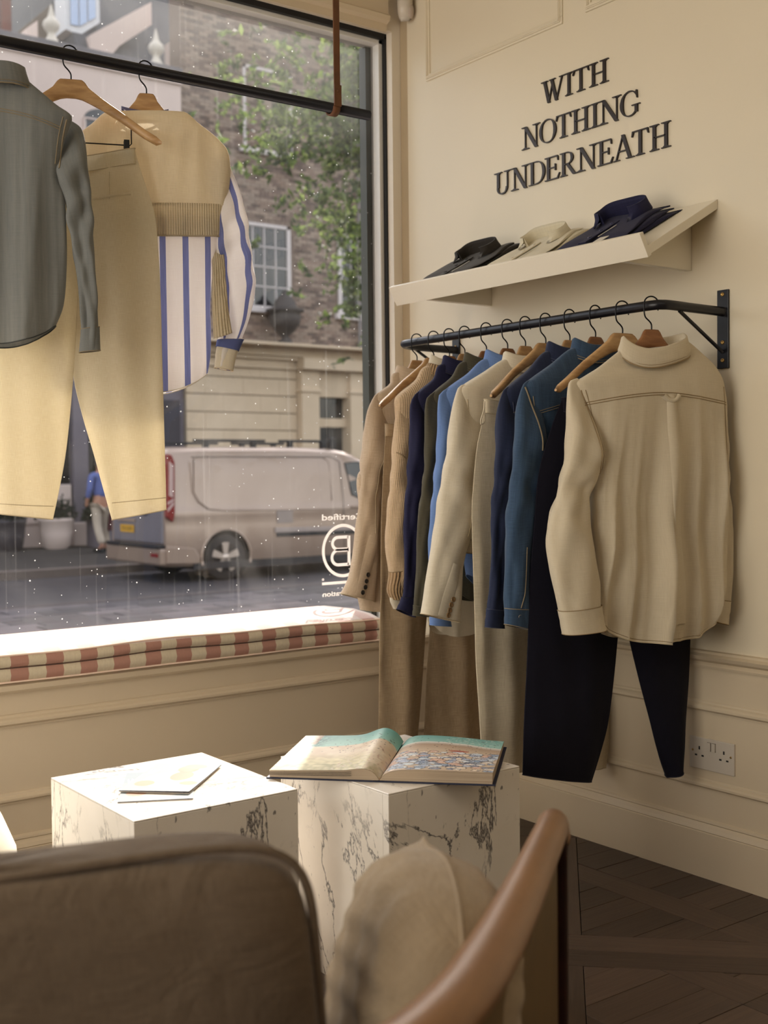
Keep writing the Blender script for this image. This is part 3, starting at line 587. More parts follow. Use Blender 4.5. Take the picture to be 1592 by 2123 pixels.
def hanger(hp, yaw, label, L=.225, mat=None, hookrot=0, clips=None, group='wooden hangers', ydir=1, ext=0):
    t = thing('clothes_hanger' if not clips else 'clip_hanger', label, 'hanger', hp, R(yaw), group)
    xs = [0, .012, .028, .036, .048, .08, .13, .19, .222, .235]; k = L/.235
    top = [-.0600, -.0600, -.0605, -.066, -.081, -.104, -.137, -.180, -.200, -.212]; bot = [-.107, -.107, -.110, -.113, -.118, -.133, -.162, -.203, -.221, -.218]
    th = [(.013, .013, .014, .015, .016, .017, .018, .021, .021, .010)[i]*(.7 if L < .2 else 1) for i in range(10)]
    rows = []
    for side, idx in ((-1, range(9, 0, -1)), (1, range(0, 10))):
        for i in idx:
            x = side*xs[i]*k; y = -ydir*.045*(xs[i]/.235)**2; zc = (top[i]+bot[i])/2; hh = (top[i]-bot[i])/2; r = []
            for a in range(14):
                A = 2*PI*a/14; ca, sa = math.cos(A), math.sin(A)
                r.append((x, y+th[i]/2*math.copysign(abs(ca)**.6, ca), zc+hh*math.copysign(abs(sa)**.6, sa)))
            rows.append(r)
    m = MB(); m.loft(rows, True, (1, 1)); m.build('hanger_body', mat or hang_m, t)
    h = []
    h += [(0, 0, -.063), (0, 0, -.048), (-.006, 0, -.040), (-.018, 0, -.030), (-.0215, 0, -.018)]
    for a in range(0, 11): A = PI-PI*1.08*a/10; h.append((.0215*math.cos(A), 0, .004+.0185*math.sin(A)))
    h.append((.0195, 0, -.012))
    c, s = math.cos(R(hookrot)), math.sin(R(hookrot))
    h = [(x*c, x*s, z) for x, y, z in h]
    m = MB(); m.tube([tuple(p) for p in catmull(h, 34)], .0019, 7); m.build('hook', wire_m, t)
    if clips:
        c0, c1, zb, zc = clips
        m = MB(); m.tube([(c0-.012, 0, zb+.045), (c0-.012, 0, zb+.004), (c0-.008, 0, zb), (c1+.008, 0, zb), (c1+.012, 0, zb+.004), (c1+.012, 0, zb+.045)], .0017, 6); m.build('clip_bar', wire_m, t)
        for cx in (c0, c1):
            m = MB(); m.box((cx-.007, -.0095, zc), (cx+.007, -.0055, zb+.012)); m.box((cx-.007, .0055, zc), (cx+.007, .0095, zb+.012)); m.box((cx-.006, -.007, zb-.004), (cx+.006, .007, zb+.008)); m.build('clip', gasket_m, t, .001)
    return t

def body_mesh(rows, mat, name, parent, t0=.03, t1=.09, t2=.10, sag=.055, amp=.006, seed=1, NR=74, NC=112, sp=2.6, yoff=0, drape=.0, neck=True):
    rr = catmull(rows, NR); rn = random.Random(seed)
    ks = [(rn.uniform(36, 52), rn.uniform(0, 6), rn.uniform(.6, 1)), (rn.uniform(66, 90), rn.uniform(0, 6), rn.uniform(.5, .8)), (rn.uniform(130, 170), rn.uniform(0, 6), rn.uniform(.15, .3))]
    V = []; UV = []
    for i, (xl, zl, xr, zr) in enumerate(rr):
        v = i/(NR-1); t = lerp(lerp(t0, t1, sstep(0, .28, v)), t2, sstep(.3, 1, v)); row = []
        am = amp*sstep(.12, .8, v); sg_ = sag*sstep(.72, 1, v)
        for k in range(NC):
            a = 2*PI*k/NC; ca, sa = math.cos(a), math.sin(a)
            s = .5-.5*math.copysign(abs(ca)**.85, ca); x = lerp(xl, xr, s)
            w = (1-abs(2*s-1)**sp)
            z = lerp(zl, zr, s)-sg_*w-drape*w*(1-sstep(0, .16, v))
            edge = min(1, (1-abs(2*s-1))*7)
            f = sum(A*(1.5*abs(math.sin(.5*(K*x*(1-.18*v)+ph+(1.7*v if sa > 0 else 2.9*v))))**.75-.85) for K, ph, A in ks)
            f = 1.3*f+.5*math.sin(9*x+16*z+ks[0][1])
            y = math.copysign(t/2*abs(sa)**.75, sa)+am*f*edge*(1 if sa > 0 else .9)+yoff
            row.append((x, y, z)); 
        V.append(row)
    m = MB(); m.loft(V, True, (0, 0), True, uv=lambda i, k: ((V[i][k % NC][0]+(3 if k > NC//2 else 0)), V[i][k % NC][2]))
    return m.build(name, mat, parent), V
def sleeve_mesh(rows, mat, name, parent, th=.6, tmax=.075, yoff=-.012, amp=.003, seed=1, NR=44, NC=40, grow=0, ybend=0, uvoff=0, capend=False):
    if NR > 25 and len(rows) > 6:
        sg_ = 1 if rows[0][2] > rows[0][0] else -1; rows = [list(r) for r in rows]
        for q, ad in enumerate((.014, .018, .014, .004)): rows[q][2] += sg_*ad
        a = rows[0]; rows = [[a[0]+sg_*.022, a[1]+.010, a[2]+sg_*.01, a[3]+.03]]+rows
    rr = catmull(rows, NR); rn = random.Random(seed); p1, p2 = rn.uniform(0, 6), rn.uniform(0, 6); V = []; L = 0; last = None; Ls = []
    for i, (xo, zo, xi, zi) in enumerate(rr):
        v = i/(NR-1); c = Vector(((xo+xi)/2, 0, (zo+zi)/2)); e = Vector((xi-xo, 0, zi-zo)); w = e.length; e.normalize()
        if last is not None: L += (c-last).length
        last = c; Ls.append(L); t = (min(tmax, w*th)+2*grow)*(lerp(.34, 1, sstep(0, .26, v)) if NR > 25 else 1); hw = w/2+grow; row = []
        yo = yoff*(sstep(0, .3, v) if NR > 25 else 1)+ybend*v*v
        for k in range(NC):
            a = 2*PI*k/NC; ca, sa = math.cos(a), math.sin(a)
            d = amp*(math.sin(3*a+p1+7*v)*.8+math.sin(5*a+p2-15*v)*.5+1.2*(.5-abs(math.sin(1.5*a+9*v+p2)))*sstep(.1,.5,v)+.9*math.sin(46*v+2*a+p1)*math.exp(-((v-.42)/.2)**2))*sstep(0, .15, v)*(1-.5*sstep(.85, 1, v))
            d *= .25+1.1*abs(sa)**.7; r1 = hw*math.copysign(abs(ca)**.9, ca); r2_ = (t/2)*math.copysign(abs(sa)**.8, sa)
            p = c-e*r1+Vector((0, yo+r2_*1.0, 0)); n = Vector((-e.x*ca, sa, -e.z*ca)); p += n*d; row.append(tuple(p))
        V.append(row)
    m = MB(); circ = [0]
    for k in range(NC): circ.append(circ[-1]+(Vector(V[NR//3][(k+1) % NC])-Vector(V[NR//3][k])).length)
    m.loft(V, True, (0, 1 if capend else 0), True, uv=lambda i, k: (circ[k]+uvoff, -Ls[i]))
    return m.build(name, mat, parent), V
def cuffpart(rows, frac, mat, parent, thread, th=.6, tmax=.075, yoff=-.012, ybend=0, grow=.0022, name='cuff'):
    rr = [tuple(p) for p in catmull(rows, 40)]; k = int(40*(1-frac)); sub = rr[k:]
    # straighten: cuff is a short stiff band
    m, V = sleeve_mesh(sub, mat, name, parent, th, tmax, yoff+ybend*(1-frac/2)**2, .0006, 3, 8, 40, grow)
    for idx in (0, 7):
        mb = MB(); mb.tube([tuple(p) for p in V[idx]], .0011, 5, True); mb.build('stitching', thread, m)
    return m
class Drape:
    def __init__(s, *VV):
        vs, fs = [], []
        for V in VV:
            b = len(vs); nc = len(V[0])
            for r in V: vs += r
            for i in range(len(V)-1):
                for k in range(nc): k2 = (k+1) % nc; fs.append((b+i*nc+k, b+i*nc+k2, b+(i+1)*nc+k2, b+(i+1)*nc+k))
        s.t = BVHTree.FromPolygons([Vector(v) for v in vs], fs)
    def y(s, x, z, side=-1):
        h = s.t.ray_cast(Vector((x, side*1.0, z)), Vector((0, -side, 0)))[0]
        return h.y if h else None
def seam(dr, pts, mat, parent, r=.0012, off=.0006, n=40, side=-1, name='seam', smooth=True):
    P = catmull([(a, b, 0) for a, b in pts], n) if smooth and len(pts) > 2 else [Vector((lerp(pts[0][0], pts[-1][0], i/(n-1)), lerp(pts[0][1], pts[-1][1], i/(n-1)), 0)) for i in range(n)]
    out = []; ly_ = None
    for p in P:
        y = dr.y(p.x, p.y, side)
        if y is None: y = ly_
        if y is None: continue
        ly_ = y; out.append((p.x, y+side*off, p.y))
    if len(out) < 3: return
    m = MB(); m.tube(out, r, 5); return m.build(name, mat, parent)
def ribbon(dr, pts, w, mat, parent, name, off=.0018, side=-1, n=30, w1=None):
    rows = []; ly_ = None; w1 = w1 or w
    P = catmull([(a, b, 0) for a, b in pts], n) if len(pts) > 2 else [Vector((lerp(pts[0][0], pts[-1][0], i/(n-1)), lerp(pts[0][1], pts[-1][1], i/(n-1)), 0)) for i in range(n)]
    for i, p in enumerate(P):
        t = (P[min(i+1, n-1)]-P[max(i-1, 0)]).normalized(); nn = Vector((-t.y, t.x, 0)); row = []; ww = lerp(w, w1, i/(n-1))
        for s in (-1, -.8, 0, .8, 1):
            q = p+nn*s*ww/2; y = dr.y(q.x, q.y, side)
            if y is None: y = ly_ if ly_ is not None else 0
            ly_ = y; row.append((q.x, y+side*(off if abs(s) < .9 else -.0006), q.y))
        rows.append(row)
    m = MB(); m.loft(rows, False); return m.build(name, mat, parent)
def button(dr, x, z, r, mat, parent, side=-1):
    y = dr.y(x, z, side)
    if y is None: y = side*.04
    m = MB(); m.lathe([(r*.5, 0), (r*.95, 0), (r, .0012), (r, .0028), (r*.86, .0036), (r*.7, .0026), (.0001, .0024)], (0, 0, 0), 16, 1, caps=(1, 0))
    m.v = [(x+a, y+side*(b), z+c) for a, b, c in m.v]
    m.build('button', mat, parent)
def collar(parent, mat, thread, zc, rx=.062, ry=.042, h=.036, fall=.05, a0=-152, a1=152, dip=.012, yoff=0, spread=1.24, tip=.028, xoff=0, tilt=0):
    rows = []; N = 56
    for i in range(N+1):
        th = lerp(a0, a1, i/N); A = R(th); bk = max(0, math.cos(A)); frt = sstep(95, 150, abs(th))
        x, y = math.sin(A), -math.cos(A); zt = zc+h-dip*bk-.012*frt+.004*math.sin(3*A); base = zc-.012-.008*frt
        def P(k, z): return (xoff+rx*x*k, yoff+ry*y*k, z+tilt*x*rx)
        rows.append([P(.93, base), P(.96, base+h*.5), P(1.0, zt-.001), P(1.04, zt+.0015), P(1.09, zt-.001), P(1.13, zt-fall*.3), P(1.2, zt-fall*.65), P(spread, zt-fall-tip*frt), P(spread-.02, zt-fall-tip*frt-.001), P(1.06, zt-fall*.6)])
    m = MB(); m.loft(rows, False, (0, 0), True, uv=lambda i, k: (i*.007, k*.008)); c = m.build('collar', mat, parent)
    mb = MB(); mb2 = MB(); mb2.tube([(r[7][0]*.995+xoff*.005, r[7][1], r[7][2]+.006) for r in rows[2:-2]], .0009, 5); mb2.build('stitching', thread, c); mb.tube([(r[7][0], r[7][1], r[7][2]-.0005) for r in rows], .0016, 5)
    mb.build('stitching', thread, c); return c
def mirror(rows): return [(-a, b, -c, d) for a, b, c, d in rows]
def legs_mesh(rows, mat, name, parent, t0=.03, t1=.022, amp=.003, seed=2, crease=1.25, NR=60, NC=64, ybow=0):
    rr = catmull(rows, NR); rn = random.Random(seed); p1, p2 = rn.uniform(0, 6), rn.uniform(0, 6); V = []; L = 0
    for i, (xl, zl, xr, zr) in enumerate(rr):
        v = i/(NR-1); t = lerp(t0, t1, v); row = []
        for k in range(NC):
            a = 2*PI*k/NC; ca, sa = math.cos(a), math.sin(a); s = .5-.5*ca; q = 1-abs(2*s-1)**crease
            x = lerp(xl, xr, s); f = math.sin(38*x+p1+2*v)+.6*math.sin(71*x+p2-3*v)+.4*math.sin(30*v+14*x+p1)
            row.append((x, math.copysign(t*(.12+q)*.5*(abs(sa)**.35), sa)+amp*f*sstep(.05, .6, v)*min(1, 6*(1-abs(2*s-1)))+ybow*v, lerp(zl, zr, s)))
        V.append(row)
    m = MB(); m.loft(V, True, (0, 0), True, uv=lambda i, k: (V[i][k % NC][0]+(2 if k > NC//2 else 0), V[i][k % NC][2]))
    return m.build(name, mat, parent), V
def waistband(top_l, top_r, h, mat, parent, thread, ty=.034):
    xl, zl = top_l; xr, zr = top_r
    rows = []
    for i in range(5):
        z = i/4*h; r = []
        for k in range(60):
            a = 2*PI*k/60; ca, sa = math.cos(a), math.sin(a); s = .5-.5*math.copysign(abs(ca)**.8, ca)
            r.append((lerp(xl-.002, xr+.002, s), math.copysign((ty/2+.0015)*abs(sa)**.6, sa), lerp(zl, zr, s)+.002-z-.006*math.sin(PI*s)*(1 if sa < 0 else .4)))
        rows.append(r)
    m = MB(); m.loft(rows); o = m.build('waistband', mat, parent)
    mb = MB(); mb.tube([tuple(p) for p in rows[4]], .0009, 5, True); mb.build('stitching', thread, o); mb = MB(); mb.tube([tuple(p) for p in rows[0]], .0013, 5, True); mb.build('stitching', thread, o); return o

def generic_body(zh=-.80, wt=.225, wh=.235, neck=.075, zn=-.088, zs=-.19, sh=.235):
    L = [(neck, zn), (neck+.03, zn-.012), (sh*.64, lerp(zn, zs, .48)), (sh*.9, lerp(zn, zs, .84)), (sh, zs-.002), (sh+.002, zs-.03), (sh-.006, zs-.10), (sh-.022, zs-.19), (wt, zs-.24), (wt-.004, zs-.36), (wh, lerp(zs-.36, zh, .6)), (wh-.002, zh+.05), (wh-.012, zh)]
    return [(-a, b, a, b) for a, b in L]

# ---- wall rail on the right
rail = thing('wall_clothes_rail', 'black steel clothes rail bracketed to right wall under the shelf', 'clothes rail', (XW, 2.5, 1.51))
def RL(p): return (p[0]-XW, p[1]-2.5, p[2]-1.51)
bar = [RL(q) for q in ((2.595, 3.06, 1.505), (2.45, 3.06, 1.506), (2.385, 3.055, 1.508), (2.357, 3.035, 1.51), (2.35, 3.0, 1.51), (2.35, 2.6, 1.511), (2.35, 2.2, 1.512), (2.35, 2.02, 1.512), (2.356, 1.99, 1.512), (2.385, 1.981, 1.512), (2.45, 1.98, 1.511), (2.595, 1.98, 1.51))]
m = MB(); m.tube([tuple(p) for p in catmull(bar, 70)], .0125, 14); m.build('rail_bar', black_m, rail)
for yy in (1.98, 3.06):
    pl = box('bracket_plate', RL((XW-.007, yy-.0175, 1.362)), RL((XW-.0005, yy+.0175, 1.567)), black_m, rail, .001)
    for zz in (1.383, 1.43, 1.515, 1.555):
        m = MB(); m.lathe([(.0055, 0), (.005, -.002), (.003, -.0026), (.0022, -.001), (.0001, -.001)], RL((XW-.007, yy, zz)), 12, 0, caps=(0, 0)); m.build('screw', brass_m, pl)
    m = MB(); m.tube([RL((2.42, yy, 1.50)), RL((XW-.008, yy, 1.405))], .0048, 8); m.build('brace', black_m, rail)

HL = {1: 'walnut hanger nearest on the wall rail, inside the cream twill shirt', 2: 'bare pale wooden hanger second from the near end of the wall rail, left arm showing',
 3: 'wooden hanger inside mid-blue denim shirt', 4: 'wooden hanger inside dark navy denim shirt', 5: 'bare grained wooden hanger over cream drawstring trousers in the middle of the wall rail',
 6: 'wooden hanger inside cream blazer with horn buttons', 7: 'wooden hanger inside sky-blue shirt', 8: 'wooden hanger inside olive grey shirt', 9: 'wooden hanger inside dark navy poplin shirt',
 10: 'wooden hanger inside beige chunky knit', 11: 'bare pale wooden hanger beside the tan blazer at far end of wall rail', 12: 'wooden hanger inside tan blazer, last before the window'}
def E(k): e = G[k]; return e['hp'], e['yaw'], e
for n in range(1, 13):
    hp, yaw, e = E('R%d' % n); hp = (hp[0], hp[1], 1.512)
    cl = None
    if n in (2, 5, 11): cl = (-.12, .12, -.235, -.27)
    hanger(hp, yaw, HL[n], .16 if n in (1, 3, 4, 6, 7, 8, 9, 10, 12) else .245, hang2_m if n in (1, 3, 7, 8, 10) else hang_m, 0, cl, 'hangers on the wall rail', ydir=1 if n in (2, 5, 11) else .3)

# ---- shirt 1, cream twill, back view
hp, yaw, e = E('R1')
s1 = thing('twill_shirt', 'cream twill button shirt seen from the back at near end of wall rail', 'shirt', hp, R(yaw), 'garments on the wall rail')
bo, V = body_mesh(e['body'], cream_f, 'shirt_body', s1, .032, .090, .11, .052, .020, 11, 90, 150, 3.0, 0, .034)
sl, VS = sleeve_mesh(e['sl'], cream_f, 'sleeve', s1, .62, .07, -.016, .0035, 3, 60, 48, 0, -.01)
sr, VR = sleeve_mesh(e['sr'], cream_f, 'sleeve', s1, .6, .05, -.002, .003, 5)
cuffpart(e['sl'], .115, cream_f, sl, thread_m, .62, .07, -.016, -.01); cuffpart(e['sr'], .12, cream_f, sr, thread_m, .6, .05, -.002)
dr = Drape(V, VS)
for dz in (0, -.006): seam(dr, [(-.207, -.246+dz), (-.13, -.232+dz), (-.05, -.222+dz), (.015, -.219+dz), (.1, -.225+dz), (.217, -.24+dz)], thread_m, bo, .0011, name='yoke_seam')
seam(dr, [(-.215, -.215), (-.197, -.27), (-.183, -.34), (-.174, -.42)], thread_m, bo, .0014, name='armhole_seam'); seam(dr, [(-.207, -.215), (-.189, -.27), (-.176, -.34), (-.167, -.42)], thread_m, bo, .0009, name='armhole_seam')
seam(dr, [(.206, -.2), (.21, -.3), (.213, -.43)], thread_m, bo, .0012, name='armhole_seam')
ribbon(dr, [(.026, -.224), (.03, -.33), (.045, -.55), (.05, -.80)], .026, cream_f, bo, 'box_pleat', .0055, n=40, w1=.05)
ribbon(dr, [(.002, -.226), (.018, -.238), (.034, -.238), (.048, -.226)], .012, cream_f, bo, 'hanging_loop', .0085)
hem = []
for k in range(len(V[-1])): hem.append(V[-1][k])
mb = MB(); mb.tube([tuple(p) for p in hem], .0015, 5, True); mb.build('hem', thread_w, bo)
mb = MB(); mb.tube([tuple(Vector(p)+Vector((0, math.copysign(.0008, p[1]), .006))) for p in hem], .0008, 5, True); mb.build('stitching', thread_m, bo)
collar(s1, cream_f, thread_m, -.112, .088, .038, .040, .047, xoff=.008, yoff=-.002, dip=.034, tilt=.12, spread=1.17)

# ---- trousers
def trousers(key, name, label, mat, thread, hband=.036, t0=.03, t1=.022, amp=.003, seed=3, crease=1.3, bow=0, band=True, cat='trousers', grp='garments on the wall rail'):
    hp, yaw, e = E(key); t = thing(name, label, cat, hp, R(yaw), grp)
    outs = []
    for i, rws in enumerate(e['legs']): outs.append(legs_mesh(rws, mat, 'trouser_leg', t, t0, t1, amp, seed+i, crease, ybow=bow))
    a, b = e['legs'][0][0], e['legs'][1][0]
    if band: waistband((a[0], a[1]), (b[2], b[3]), hband, mat, t, thread, t0+.002)
    for o, V in outs:
        mb = MB(); mb.tube([tuple(p) for p in V[-1]], .0014, 5, True); mb.build('hem', thread, o)
    return t, outs
t2g, o2 = trousers('R2', 'wool_trousers', 'black-navy cropped trousers hanging behind the cream shirt', navy_f, dkthread, amp=.002, crease=2.2, t0=.03, t1=.05)
t5g, o5 = trousers('R5', 'linen_trousers', 'cream linen trousers with a drawstring loop between cream blazer and dark denim', linen_f, thread_w, amp=.004, seed=8, crease=1.5, t1=.05)
m = MB(); m.tube([tuple(p) for p in catmull([(-.244, -.018, -.226), (-.252, -.024, -.25), (-.262, -.024, -.275), (-.262, -.024, -.287), (-.252, -.024, -.282), (-.246, -.022, -.262)], 24)], .0022, 6); m.build('drawstring_loop', linen_f, t5g)
t11g, o11 = trousers('R11', 'wide_trousers', 'sand brown wide-leg linen trousers at far end of wall rail', brown_f, thread_m, amp=.005, seed=21, crease=1.3, t1=.06)

# ---- long sleeved tops further along the rail: parametric shirts with measured left sleeve
def top(key, name, label, cat, mat, thread, bodyrows, t=(.03, .075, .075), sag=.05, amp=.005, seed=1, slt=.55, slm=.055, syoff=-.014, cuff=.12, col=True, colkw={}, sp=2.6, uvo=0, bodymat=None, cuffmat=None, grp='garments on the wall rail', sly=0):
    hp, yaw, e = E(key); g = thing(name, label, cat, hp, R(yaw), grp); bodyrows = generic_body(sh=-e['sl'][0][0]-.004, zs=e['sl'][0][1]-.002, **bodyrows)
    b, V = body_mesh(bodyrows, bodymat or mat, 'garment_body', g, t[0], t[1], t[2], sag, amp, seed, 60, 96, sp)
    s, VS = sleeve_mesh(e['sl'], mat, 'sleeve', g, slt, slm, syoff, .0028, seed, uvoff=uvo, ybend=sly)
    mr = mirror(e['sl']); mr = [(max(min(a, .248), -.3), b_, min(c, .23), d) for a, b_, c, d in mr]
    mr = [(min(a, .246), b_, min(c, a-.05 if a-.05 < .2 else .2), d) for a, b_, c, d in mr]
    s2, VS2 = sleeve_mesh(mr, mat, 'sleeve', g, slt, slm*.8, 0, .0028, seed+1, 30, 28)
    if cuff:
        cuffpart(e['sl'], cuff, cuffmat or mat, s, thread, slt, slm, syoff, sly); cuffpart(mr, cuff, cuffmat or mat, s2, thread, slt, slm*.8, 0)
    if col: collar(g, mat, thread, -.108, **dict(dict(rx=.074, ry=.034, h=.038, fall=.046, dip=.012), **colkw))
    mb = MB(); mb.tube([tuple(p) for p in V[-1]], .0013, 5, True); mb.build('hem', thread, b)
    d = Drape(V)
    x0 = bodyrows[4][0]
    seam(d, [(x0+.012, bodyrows[5][1]), (x0+.02, bodyrows[6][1]), (x0+.034, bodyrows[7][1])], thread, b, .0012, name='armhole_seam')
    return g, b, s, V, VS
g3, b3, s3, V3, VS3 = top('R3', 'denim_shirt', 'mid-blue denim shirt with pale stitching and a buttoned cuff', 'shirt', denim_f, thread_d, dict(zh=-.76), amp=.009, seed=31, cuff=.085, sly=-.012)
d3b = Drape(V3); d3 = Drape(VS3)
for dz in (0, -.006): seam(d3b, [(-.235, -.262+dz), (-.12, -.235+dz), (0, -.228+dz), (.2, -.25+dz)], thread_d, b3, .001, name='yoke_seam')
seam(d3, [(-.297, -.60), (-.303, -.66), (-.308, -.71), (-.318, -.75)], thread_d, s3, .0014, name='placket_seam'); seam(d3, [(-.252, -.60), (-.262, -.68), (-.28, -.745)], thread_d, s3, .0012, name='sleeve_seam'); seam(d3, [(-.256, -.60), (-.267, -.68), (-.284, -.745)], thread_d, s3, .0009, name='sleeve_seam')
button(d3, -.322, -.772, .0062, btn_pale, s3)
seam(d3, [(-.262, -.2), (-.245, -.28), (-.238, -.36)], thread_d, s3, .0022, name='sleeve_seam')
g4, b4, s4, V4, VS4 = top('R4', 'dark_denim_shirt', 'dark navy denim shirt hanging directly behind the mid-blue denim shirt', 'shirt', denim2_f, plain('navy_stitching', rgb(70, 74, 96), .8), dict(zh=-.77), amp=.006, seed=37, cuff=.09)
seam(Drape(V4), [(-.235, -.262), (-.12, -.235), (0, -.228), (.2, -.25)], thread_d, b4, .0011, name='yoke_seam')
# cream blazer
def blazer(key, name, label, mat, bmat, zh, buttons, seed, flapw, grp='garments on the wall rail', sh=.245):
    g, b, s, V, VS = top(key, name, label, 'blazer', mat, thread_w, dict(zh=zh, wt=.23, wh=.24, neck=.07, zn=-.095), (.036, .08, .08), .01, .004, seed, .6, .062, -.014, 0, True, dict(rx=.072, ry=.036, h=.026, fall=.045, spread=1.2, dip=.006), 6)
    d = Drape(VS); e = G[key]['sl']; k = e[-1]; j = e[-3]
    ribbon(d, [(lerp(j[0], j[2], .62), lerp(j[1], j[3], .62)), (lerp(k[0], k[2], .40), lerp(k[1], k[3], .40)+.004)], .036, mat, s, 'vent_flap', .0016, w1=.040)
    for x, z in buttons: button(d, x, z, .0072, bmat, s)
    seam(d, [(e[1][2]-.02, e[1][3]), (e[3][2]-.03, e[3][3]), (e[5][2]-.03, e[5][3])], thread_w, s, .0009, name='sleeve_seam')
    mb = MB(); mb.tube([tuple(p) for p in VS[-1]], .0013, 5, True); mb.build('hem', thread_w, s)
    return g
blazer('R6', 'linen_blazer', 'cream linen blazer with four tortoise horn cuff buttons', blazer_f, btn_horn, -.63, [(-.311, -.75), (-.318, -.764), (-.323, -.778), (-.328, -.791)], 41, .02)
top('R7', 'poplin_shirt', 'sky-blue poplin shirt left of the cream blazer', 'shirt', blue_f, plain('blue_stitching', rgb(110, 138, 190), .8), dict(zh=-.70, wt=.2, wh=.17), amp=.005, seed=51, cuff=.09)
top('R8', 'olive_shirt', 'olive grey shirt between sky-blue and dark navy shirts', 'shirt', olive_f, plain('olive_stitching', rgb(84, 78, 60), .8), dict(zh=-.745, wt=.2, wh=.16), amp=.005, seed=57, cuff=.07)
top('R9', 'navy_shirt', 'dark navy poplin shirt with long sleeve hanging in front of the olive shirt', 'shirt', darkblue_f, dkthread, dict(zh=-.72, wt=.2, wh=.17), amp=.004, seed=61, cuff=.09)
# knit over white shirt
hp, yaw, e = E('R10')
kn = thing('knit_cardigan', 'beige chunky ribbed knit with gathered cuff, behind navy shirt', 'jumper', hp, 0, 'garments on the wall rail')
b, V = body_mesh(generic_body(-.70, .2, .19, sh=.205), knit_f, 'knit_body', kn, .04, .085, .08, .01, .004, 71, 60, 96, 6)
s, VS = sleeve_mesh(e['sl'], knit_f, 'sleeve', kn, .62, .062, -.016, .003, 72)
mr = [(min(-a, .246), b_, min(-c, .2), d) for a, b_, c, d in e['sl']]; sleeve_mesh(mr, knit_f, 'sleeve', kn, .5, .05, 0, .003, 73, 30, 28)
cuffpart(e['sl'], .16, cuff_f, s, thread_m, .62, .062, -.016, 0, .0025, 'rib_cuff')
seam(Drape(VS), [(-.262, -.335), (-.235, -.35), (-.205, -.372)], thread_m, s, .0016, name='shoulder_seam')
collar(kn, cuff_f, thread_m, -.118, .078, .038, .03, .03, -165, 165, .004)
ws = thing('white_shirt', 'white shirt worn under the beige knit, only cuff, collar and hem showing', 'shirt', hp, 0, 'garments on the wall rail')
wb = [(-a, b_-.01, a, b_-.01) for a, b_ in ((.05, -.12), (.12, -.18), (.15, -.26), (.15, -.5), (.12, -.7), (.10, -.80), (.085, -.86))]
wbx = [(a-.0, z, c+.05, z2) for a, z, c, z2 in wb]
b, V = body_mesh(wbx, whitec_f, 'shirt_body', ws, .02, .05, .062, .045, .004, 75, 50, 80, 3)
wc = []
for a, b_, c, d in e['sl'][-3:]: wc.append((a+.006, b_-.028, c-.01, d-.034))
sleeve_mesh(wc, whitec_f, 'cuff', ws, .5, .04, -.016, .0005, 3, 10, 30)
collar(ws, whitec_f, thread_w, -.096, .066, .032, .034, .04)
blazer('R12', 'oatmeal_blazer', 'tan oatmeal blazer with four black cuff buttons, last on the rail by the window', tan_f, btn_black, -.83, [(-.231, -.72), (-.238, -.739), (-.243, -.757), (-.254, -.772)], 81, .02, sh=.195)

# ---- hanging rod in the window
ROD = 2.144
rod = thing('hanging_rod', 'black round rod slung in front of the window on a leather strap', 'clothes rail', (1.0, 2.85, ROD))
m = MB(); m.tube([(-2.2, 0, -.012), (.0, 0, -.006), (1.09, 0, .001)], .0145, 16); m.build('rod_bar', black_m, rod)
st = thing('leather_strap', 'tan leather strap hanging from above and looped round the black rod', 'strap', (1.963, 2.85, ROD))
m = MB(); m.box((-.0105, -.024, .0), (.0105, -.0200, .935)); m.build('strap_band', leather_m, st, .001)
rows = []
for k in range(17):
    A = -PI*.0-PI*k/16; rows.append([(-.0115, .0225*math.cos(A)-.0, .0225*math.sin(A)), (.0115, .0225*math.cos(A), .0225*math.sin(A)), (.0115, .0185*math.cos(A), .0185*math.sin(A)), (-.0115, .0185*math.cos(A), .0185*math.sin(A))])
m = MB(); m.loft(rows, True, (1, 1)); m.build('strap_loop', leather_m, st)
m = MB(); m.box((-.012, -.0275, .0), (.012, -.0235, .06)); m.lathe([(.004, -.0275), (.003, -.0295), (.0001, -.03)], (0, 0, .042), 10, 1); m.build('strap_keeper', leather_m, st, .001)
st2 = thing('leather_strap', 'second tan leather strap on the rod, out of frame to the left', 'strap', (-.6, 2.85, ROD-.01))
m = MB(); m.box((-.0105, -.024, -.02), (.0105, .021, .945)); m.build('strap_band', leather_m, st2, .001)

hanger(G['Wt']['hp'][:2]+(ROD-.004,), -22, 'pale wooden clip hanger holding the ivory trousers in the window', .215, hang_m, 30, (-.13, .132, -.214, -.246), 'hangers on the window rod')
hanger(G['Wk']['hp'][:2]+(ROD-.002,), -22, 'wooden hanger inside the camel knit in the window', .14, hang_m, 30, None, 'hangers on the window rod', .3)
hanger(G['Wd']['hp'][:2]+(ROD-.008,), -22, 'wooden hanger inside the pale denim shirt, cut by left edge of photo', .14, hang_m, 30, None, 'hangers on the window rod', .3)
